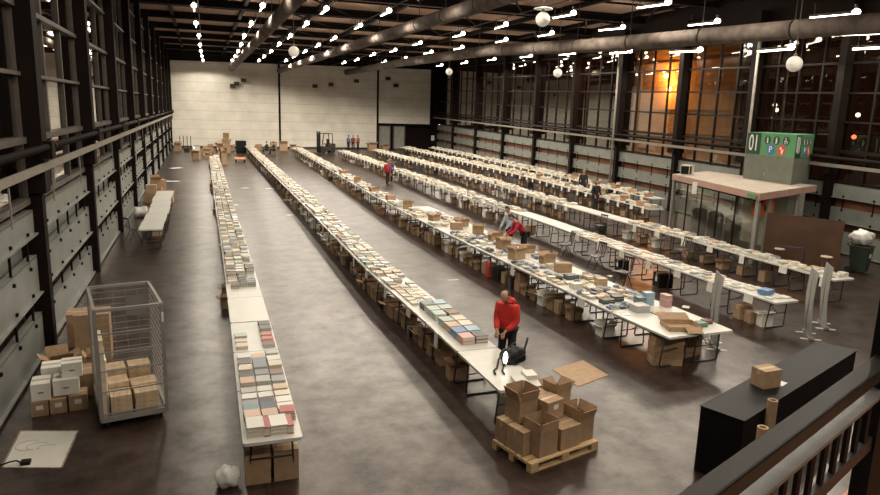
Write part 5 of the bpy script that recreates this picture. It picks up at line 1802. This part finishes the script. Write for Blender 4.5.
for k, (u, v, w, d) in enumerate(((270, 188.5, .5, .3), (235, 205, .35, .25), (245, 188, .5, .3), (217, 178, .5, .25), (176, 168, 1.0, .5), (171, 181.2, 1.05, .45), (288, 200, .5, .25), (290, 215, .3, .2), (610, 276, .2, .15), (686, 307, .25, .18), (453, 280, .35, .08))):
    tag(MB().obox((0, 0, 0.003), (w, d, 0.005), 0.2*k % 1).build('floor_paper', M_paper, loc=(*gp(u, v)[:2], 0)), ('long pale strip lying on the floor of the wall aisle, ' + ('farther' if k == 4 else 'nearer') if k in (4, 5) else '%s scrap of white paper lying on the aisle floor' % nth(k+1)), 'paper', 'papers on the floor')
p = gp(790, 294)
tag(MB().obox((0, 0, 0.005), (1.5, 0.6, 0.01), 1.2).build('floor_board', M_brownboard, loc=(p[0], p[1], 0)), 'thin brown board lying on the floor at the end of the fourth row', 'board')
tag(MB().box(-0.17, -0.13, 0, 0.17, 0.13, 0.11).build('blue_parcel', cover('blue'), loc=(rowx(3, 12.9)+0.42, 12.7, TZ+0.02), rz=0.3), 'blue parcel on the near end of the fourth row', 'parcel')
for k, (x, y, w, d, h, m_, lab) in enumerate(((12.96, 13.14, .34, .30, .36, None, 'brown cardboard box under the near end of the fourth row'), (12.97, 12.80, .32, .28, .30, None, 'smaller brown cardboard box under the near end of the fourth row'), (13.02, 12.47, .30, .22, .32, 'w', 'white box with flaps under the near end of the fourth row'), (12.98, 16.4, .44, .42, .42, 'b', 'black box under the fourth row with a pale note'), (12.96, 18.5, .34, .34, .36, 'b', 'small black box under the fourth row'))):
    mm = {None: None, 'w': [M_whitebox, M_pages], 'b': [M_black, M_black]}[m_]
    o = carton(x, y, 0, w, d, h, -0.2, 'open' if m_ == 'w' else 'closed', lab, 'boxes under the fourth row', [-0.2, 0.2, -0.6, 0.1], 190+k, mm)
    if m_ == 'b':
        MB().box(-w/2-0.004, -0.06, h*0.4, -w/2-0.001, 0.05, h*0.75).build('note', M_paper, o)


# ------------------------------------------------------------------ people
def skinned(name, verts, edges, radii, root=0, sub=1):
    me = bpy.data.meshes.new(name)
    me.from_pydata([tuple(v) for v in verts], edges, [])
    o = bpy.data.objects.new(name, me)
    COL.objects.link(o)
    md = o.modifiers.new('skin', 'SKIN')
    md.use_smooth_shade = True
    for i, r in enumerate(radii):
        sv = me.skin_vertices[0].data[i]
        sv.radius = r if isinstance(r, tuple) else (r, r)
        sv.use_root = (i == root)
    s = o.modifiers.new('sub', 'SUBSURF')
    s.levels = s.render_levels = sub
    bpy.context.view_layer.update()
    out = bpy.data.meshes.new_from_object(o.evaluated_get(bpy.context.evaluated_depsgraph_get()))
    bpy.data.objects.remove(o)
    return out


def mesh_to_mb(b, me, mi=0):
    b.add([v.co for v in me.vertices], [tuple(p.vertices) for p in me.polygons], mi, True)


def fuse(b, name, mats, parent, voxel):
    o = b.build(name, mats, parent)
    md = o.modifiers.new('fuse', 'REMESH')
    md.mode = 'VOXEL'
    md.voxel_size = voxel
    md.use_smooth_shade = True
    bpy.context.view_layer.update()
    me = bpy.data.meshes.new_from_object(o.evaluated_get(bpy.context.evaluated_depsgraph_get()))
    o.modifiers.clear()
    old = o.data
    o.data = me
    me.name = name
    bpy.data.meshes.remove(old)
    for p in me.polygons:
        p.use_smooth = True
    return o


M_skin = mat('skin', (0.44, 0.25, 0.16), 0.5, 0.06, 8)
M_hairdark = mat('dark_hair', (0.018, 0.012, 0.009), 0.6, 0.2, 20)
M_trouser = mat('dark_trousers', (0.016, 0.014, 0.015), 0.8, 0.2, 9)


def person(x, y, face, label, H=1.75, top=('top_red', (0.55, 0.035, 0.03)), trousers=None, lean=0.0, head_pitch=0.1, head_turn=0.0, hands=None, stride=0.0, sit=False, bald=False, hood=False, longhair=False, cap=False, voxel=0.013, group=None, coat=False, bag=False, bulk=0.0):
    """standing, leaning or sitting figure; local +y is where it looks, origin at the feet"""
    k = H/1.75
    t = thing('person', label, 'person', (x, y, 0), face, group)
    hipz = 0.92 if not sit else 0.50
    V = lambda a, b, c: Vector((a, b, c))
    R = Matrix.Rotation(-lean, 3, 'X')
    piv = V(0, 0, hipz)
    up = lambda v: piv+R @ (v-piv-V(0, 0, 0.92-hipz)*0) if False else piv+R @ (v-V(0, 0, 0.92))
    P = {'pel': V(0, 0, hipz+0.03), 'wai': up(V(0, 0.0, 1.10)), 'che': up(V(0, 0.015, 1.30)), 'nb': up(V(0, 0.0, 1.45)), 'nk': up(V(0, 0.015, 1.53))}
    P['hd'] = P['nk']+Matrix.Rotation(-lean*0.6-head_pitch*0.4, 3, 'X') @ V(0, 0.02, 0.10)
    if hands is None:
        hands = ((0.24, 0.10, 0.80), (-0.24, 0.10, 0.80))
    for s, hnd, n in ((1, hands[0], 'R'), (-1, hands[1], 'L')):
        sh = up(V(s*0.185, 0, 1.40))
        wr = V(*hnd)
        mid = (sh+wr)/2
        d = (wr-sh)
        half = d.length/2
        bend = math.sqrt(max(0.0, 0.285**2-min(half, 0.28)**2))
        out = V(s*0.5, -0.8, -0.3)
        out = (out-d.normalized()*out.dot(d.normalized())).normalized()
        P['sh'+n], P['el'+n], P['wr'+n] = sh, mid+out*bend, wr
        P['hn'+n] = wr+(d.normalized()*0.6+V(0, 0.25, -0.35)).normalized()*0.075
        hp = V(s*0.095, 0, hipz-0.02)
        if sit:
            P['hp'+n], P['kn'+n], P['an'+n] = hp, V(s*0.12, 0.42, 0.50), V(s*0.12, 0.40, 0.09)
        else:
            P['hp'+n], P['kn'+n], P['an'+n] = hp, V(s*0.105, 0.03+s*stride*0.5, 0.49), V(s*0.11, s*stride, 0.085)
        P['to'+n] = P['an'+n]+V(s*0.02, 0.17, -0.048)
        P['he'+n] = P['an'+n]+V(0, -0.04, -0.045)
    P = {a: b*k for a, b in P.items()}
    # body: one surface with head, hands and fingers
    names = ['pel', 'wai', 'che', 'nb', 'nk', 'hd'] + [a+n for n in 'RL' for a in ('sh', 'el', 'wr', 'hn', 'hp', 'kn', 'an', 'to')]
    rad = {'pel': (.125, .10), 'wai': (.115, .085), 'che': (.135, .10), 'nb': (.075, .065), 'nk': .052, 'hd': .055, 'sh': .055, 'el': .040, 'wr': .027, 'hn': (.036, .02), 'hp': .082, 'kn': .055, 'an': .037, 'to': .034}
    E_ = [('pel', 'wai'), ('wai', 'che'), ('che', 'nb'), ('nb', 'nk'), ('nk', 'hd')]
    for n in 'RL':
        E_ += [('che', 'sh'+n), ('sh'+n, 'el'+n), ('el'+n, 'wr'+n), ('wr'+n, 'hn'+n), ('pel', 'hp'+n), ('hp'+n, 'kn'+n), ('kn'+n, 'an'+n), ('an'+n, 'to'+n)]

    def rr(nm, add=0.0):
        q = rad[nm if nm in rad else nm[:-1]]
        return tuple((v+add)*k for v in q) if isinstance(q, tuple) else (q+add)*k
    idx = {n: i for i, n in enumerate(names)}
    body = skinned('body', [P[n] for n in names], [(idx[a], idx[b]) for a, b in E_], [rr(n) for n in names], 0, 2 if voxel < 0.01 else 1)
    b = MB()
    mesh_to_mb(b, body)
    HR = Euler((-(lean*0.5+head_pitch), 0, head_turn)).to_matrix()
    hc = P['hd']+HR @ V(0, 0.015, 0.045)*k

    def face_fn(x, y, z):
        s = 1.0
        if y > 0:
            s += 0.20*math.exp(-((x/0.16)**2+((z+0.12)/0.16)**2))*max(0, y)      # nose
            s += 0.05*math.exp(-((x/0.3)**2+((z+0.85)/0.25)**2))                 # chin
            for ex in (-0.36, 0.36):
                s -= 0.07*math.exp(-(((x-ex)/0.15)**2+((z-0.08)/0.12)**2))       # eye sockets
            s -= 0.03*math.exp(-((x/0.25)**2+((z+0.50)/0.05)**2))                # mouth
        if z < 0:
            s -= 0.10*abs(x)*(-z)
        return s
    hb = MB().ball((0, 0, 0), (0.078, 0.097, 0.118), 40, 28, 0, face_fn)
    for s in (-1, 1):
        hb.ball((s*0.080, -0.005, -0.005), (0.012, 0.022, 0.033), 10, 8)
    b.add([hc+HR @ (Vector(v)*k) for v in hb.v], hb.f, 0, True)
    for n, s in (('R', 1), ('L', -1)):
        wr, hn = P['wr'+n], P['hn'+n]
        d = (hn-wr).normalized()
        side = d.cross(V(0, 1, 0.3)).normalized()
        down = side.cross(d).normalized()
        if down.z > 0:
            down = -down
        for q, ln in enumerate((0.068, 0.078, 0.072, 0.056)):
            a0 = hn+side*(0.030-0.020*q)*k-d*0.02*k
            a1 = a0+d*(0.02+ln*0.45)*k
            a2 = a1+(d*0.75+down*0.55).normalized()*ln*0.4*k
            a3 = a2+(d*0.35+down*0.9).normalized()*ln*0.3*k
            f = skinned('finger', [a0, a1, a2, a3], [(0, 1), (1, 2), (2, 3)], [0.0105*k, 0.0098*k, 0.009*k, 0.0075*k], 0, 1)
            mesh_to_mb(b, f)
            bpy.data.meshes.remove(f)
        inn = side*(1 if (side.x*s) < 0 else -1)
        a0 = wr+(hn-wr)*0.4+inn*0.02*k
        a1 = a0+(d*0.6+inn*0.8).normalized()*0.04*k
        a2 = a1+(d*0.9+inn*0.2+down*0.3).normalized()*0.035*k
        f = skinned('thumb', [a0, a1, a2], [(0, 1), (1, 2)], [0.013*k, 0.0115*k, 0.009*k], 0, 1)
        mesh_to_mb(b, f)
        bpy.data.meshes.remove(f)
    fuse(b, 'body', [M_skin], t, voxel)
    for s in (-1, 1):
        MB().ball(hc+HR @ V(s*0.030, 0.082, 0.010)*k, 0.0105*k, 10, 8).build('eye', MATS.get('eye_white') or mat('eye_white', (0.6, 0.58, 0.54), 0.3, 0.02, 5), t)
    # clothes
    tm = mat(top[0], top[1], 0.75, 0.14, 10, bump=0.35, bscale=14)
    nm = ['pel', 'wai', 'che', 'nb'] + [a+n for n in 'RL' for a in ('sh', 'el', 'wr')]
    ix = {n: i for i, n in enumerate(nm)}
    P2 = dict(P)
    for n in 'RL':
        P2['wr'+n] = P['wr'+n]+(P['el'+n]-P['wr'+n])*0.10
    P2['pel'] = P['pel']-V(0, 0, 0.04+bulk*2)*k
    ed = [(ix[a], ix[c]) for a, c in E_ if a in ix and c in ix]
    jr = []
    for n in nm:
        ad = {'pel': .038, 'wai': .040, 'che': .042, 'nb': .022}.get(n, .026 if n[:2] == 'sh' else .023 if n[:2] == 'el' else .018)
        jr.append(rr(n, ad+bulk))
    vv = [P2[n] for n in nm]
    if coat:
        vv.append(P2['pel']-V(0, 0, 0.38)*k)
        ed.append((ix['pel'], len(vv)-1))
        jr.append((0.19*k, 0.15*k))
    jm = skinned('jacket', vv, ed, jr, 0, 2)
    jb = MB()
    mesh_to_mb(jb, jm)
    jk = jb.build('jacket' if not coat else 'coat', [tm], t)
    if hood:
        hp_ = P['nb']+(R @ V(0, -0.075, 0.045))*k
        hd_ = MB().ball(hp_, (0.13*k, 0.085*k, 0.075*k), 18, 12, 0, lambda x, y, z: 1+0.06*math.sin(6*x))
        hd_.build('hood', tm, jk)
        MB().tube([P['nb']+(R @ V(0.075*math.cos(a), 0.07*math.sin(a), 0.05+0.02*math.sin(a)))*k for a in [q*PI/8 for q in range(17)]], 0.024*k, 8).build('collar', tm, jk)
    tr_m = trousers or M_trouser
    nm = ['pel'] + [a+n for n in 'RL' for a in ('hp', 'kn', 'an')]
    ix = {n: i for i, n in enumerate(nm)}
    ed = [(ix[a], ix[c]) for a, c in E_ if a in ix and c in ix]
    tmesh = skinned('trousers', [P[n] for n in nm], ed, [rr(n, 0.018 if n[:2] != 'an' else 0.028) for n in nm], 0, 2)
    tb = MB()
    mesh_to_mb(tb, tmesh)
    tb.build('trousers', [tr_m], t)
    for n in 'RL':
        a, c = P['he'+n], P['to'+n]
        d = (c-a)
        sh_ = skinned('shoe', [a+V(0, 0, 0.012)*k, a+d*0.45+V(0, 0, 0.01)*k, c+V(0, 0.03, 0.0)*k], [(0, 1), (1, 2)], [0.046*k, 0.045*k, 0.038*k], 0, 2)
        o = link_part(sh_, 'shoe', t)
        o.data.materials.clear()
        o.data.materials.append(M_rubber)
    # hair
    hbm = MB()
    zc = 0.35 if not bald else 0.05

    def hair_fn(x, y, z):
        lim = (z > 0.30-0.9*max(0, -y)*1.3 and (y < 0.55 or z > 0.62)) if not bald else (y < 0.05 and -0.55 < z < 0.42)
        return 1.10 if lim else 0.80
    hb = MB().ball((0, -0.004, 0.004), (0.080, 0.100, 0.121), 32, 24, 0, hair_fn)
    hbm.add([hc+HR @ (Vector(v)*k) for v in hb.v], hb.f, 0, True)
    if longhair:
        hb = MB().ball((0, -0.055, -0.10), (0.085, 0.055, 0.17), 20, 14)
        hbm.add([hc+HR @ (Vector(v)*k) for v in hb.v], hb.f, 0, True)
    hbm.build('hair', M_hairdark, t)
    if bag:
        MB().ball(P['che']+(R @ V(0, -0.21, -0.06))*k, (0.15*k, 0.10*k, 0.21*k), 16, 12).build('backpack', M_black, t)
    return t


RJ = Vector((5.42, 11.22))
person(RJ.x, RJ.y, math.radians(128), 'person in a bright red hooded jacket, head bowed, working on a black bag', 1.76, ('red_jacket', (0.56, 0.028, 0.02)), lean=0.14, head_pitch=0.75, hands=((0.08, 0.30, 0.97), (-0.08, 0.30, 0.97)), bald=True, hood=True, voxel=0.008, bulk=0.014)
person(10.55, 20.9, math.radians(82), 'person in a crimson shirt bending over the third row', 1.74, ('crimson_shirt', (0.42, 0.02, 0.045)), lean=0.75, head_pitch=0.2, hands=((0.20, 0.62, 0.86), (-0.12, 0.66, 0.86)))
person(10.55, 22.1, math.radians(100), 'person in a pale blue top standing behind the bending person', 1.66, ('pale_blue_top', (0.42, 0.50, 0.56)), lean=0.15, head_pitch=0.3, hands=((0.18, 0.36, 0.90), (-0.18, 0.36, 0.90)))
p = gp(387, 185.5)
person(p[0], p[1], math.radians(200), 'person in a dark red top walking in the aisle toward the viewer', 1.70, ('dark_red_top', (0.36, 0.025, 0.035)), stride=0.12)
person(p[0]+0.55, p[1]+1.3, math.radians(150), 'person in a dark blue top beside the one walking in dark red', 1.70, ('dark_blue_top', (0.05, 0.08, 0.20)), stride=0.05)
p = gp(601, 213)
person(p[0]-0.4, p[1], math.radians(190), 'person all in black with long hair standing at the sixth row', 1.72, ('black_coat', (0.012, 0.011, 0.012)), longhair=True, coat=True, hands=((0.22, 0.2, 0.95), (-0.22, 0.2, 0.95)))
for u, fdeg, lab, cn, cc in ((346.3, -60, 'person in a blue jacket, first of the three talking by the back wall', 'blue_jacket', (0.10, 0.17, 0.30)), (351, 170, 'person in a dark red jacket, middle of the three by the back wall', 'maroon_jacket', (0.22, 0.03, 0.035)), (356, 110, 'person in a pinkish red jacket, last of the three by the back wall', 'pink_red_jacket', (0.48, 0.06, 0.08))):
    p = gp(u, 149.7)
    person(p[0], p[1]-1.2, math.radians(fdeg), lab, 1.76, (cn, cc), voxel=0.016, group='people by the back wall')
for k, (x, y) in enumerate(((6.55, 73.6), (7.25, 73.5))):
    t = thing('stool', '%s low stool under a seated person at the far end' % ('first' if k == 0 else 'second'), 'stool', (x, y, 0), 0, 'low stools at the far end')
    MB().lathe([(0.02, 0.30), (0.2, 0.30), (0.2, 0.345), (0.02, 0.345)], n=18).build('seat', M_leg, t)
    for q in range(4):
        a = PI/4+q*PI/2
        MB().tube([(0.13*math.cos(a), 0.13*math.sin(a), 0.30), (0.18*math.cos(a), 0.18*math.sin(a), 0)], 0.016, 6).build('leg', M_leg, t)
    person(x, y, math.radians(70 if k else 110), 'dark clothed person sitting at the far end of the second row, ' + ('nearer its tables' if k == 0 else 'farther from its tables'), 1.7, ('charcoal_top', (0.03, 0.028, 0.03)), sit=True, hands=((0.16, 0.40, 0.62), (-0.16, 0.40, 0.62)), voxel=0.016, group='people sitting at the far end')
d = gp(571, 186)
person(22.0, 36.1, math.radians(160), 'person in a black coat standing between the sixth row and the window row', 1.72, ('black_jacket', (0.014, 0.012, 0.013)), coat=True, voxel=0.016)

# black bag and lamp on the bare table before the person in red
t = thing('camera_bag', 'black camera bag with loose straps lying on the bare near table', 'bag', (4.99, 10.10, TOPZ+0.001), 0.5)
bb = MB()
n = 5
bb.ball((0, 0, 0.125), (0.25, 0.16, 0.145), 24, 14, 0, lambda x, y, z: 1.0+0.22*(abs(x*y))**0.5+0.05*math.sin(9*x)+0.04*math.sin(11*y+4*z))
bb.v = [(v[0], v[1], max(v[2], 0.0)) for v in bb.v]
bb.build('body', M_black, t)
MB().box(-0.15, -0.185, 0.03, 0.15, -0.14, 0.14).build('front_pocket', M_counter, t, bevel=0.015)
MB().tube([(-0.2, 0.05, 0.2), (-0.32, 0.06, 0.10), (-0.46, -0.02, 0.02), (-0.60, -0.06, 0.02), (-0.72, -0.18, 0.02)], 0.018, 7).build('strap', M_rubber, t)
MB().tube([(-0.22, -0.03, 0.16), (-0.36, -0.08, 0.022), (-0.50, -0.16, 0.018), (-0.60, -0.28, 0.018)], 0.016, 7).build('strap', M_rubber, t)
MB().tube([(0.22, 0.0, 0.18), (0.33, -0.02, 0.16), (0.38, -0.02, 0.26), (0.44, 0.0, 0.33)], 0.020, 7).build('strap', M_rubber, t)
MB().tube([(-0.08, 0, 0.27), (-0.06, 0, 0.33), (0.06, 0, 0.33), (0.08, 0, 0.27)], 0.012, 7).build('handle', M_rubber, t)
t = thing('video_light', 'small glowing oval lamp standing upright on the black bag', 'lamp', (4.76, 9.90, TOPZ+0.032), 0.3)
MB().ball((0, 0, 0.13), (0.045, 0.03, 0.11), 16, 12).build('lit_lens', mat('lit_lens', (1, .95, .9), .4, .01, 3, emit=(1.0, 0.86, 0.74), estr=10), t)
MB().tube([(0, 0.02, -0.02), (0, 0.035, 0.13)], 0.03, 8).build('lamp_back', M_black, t)
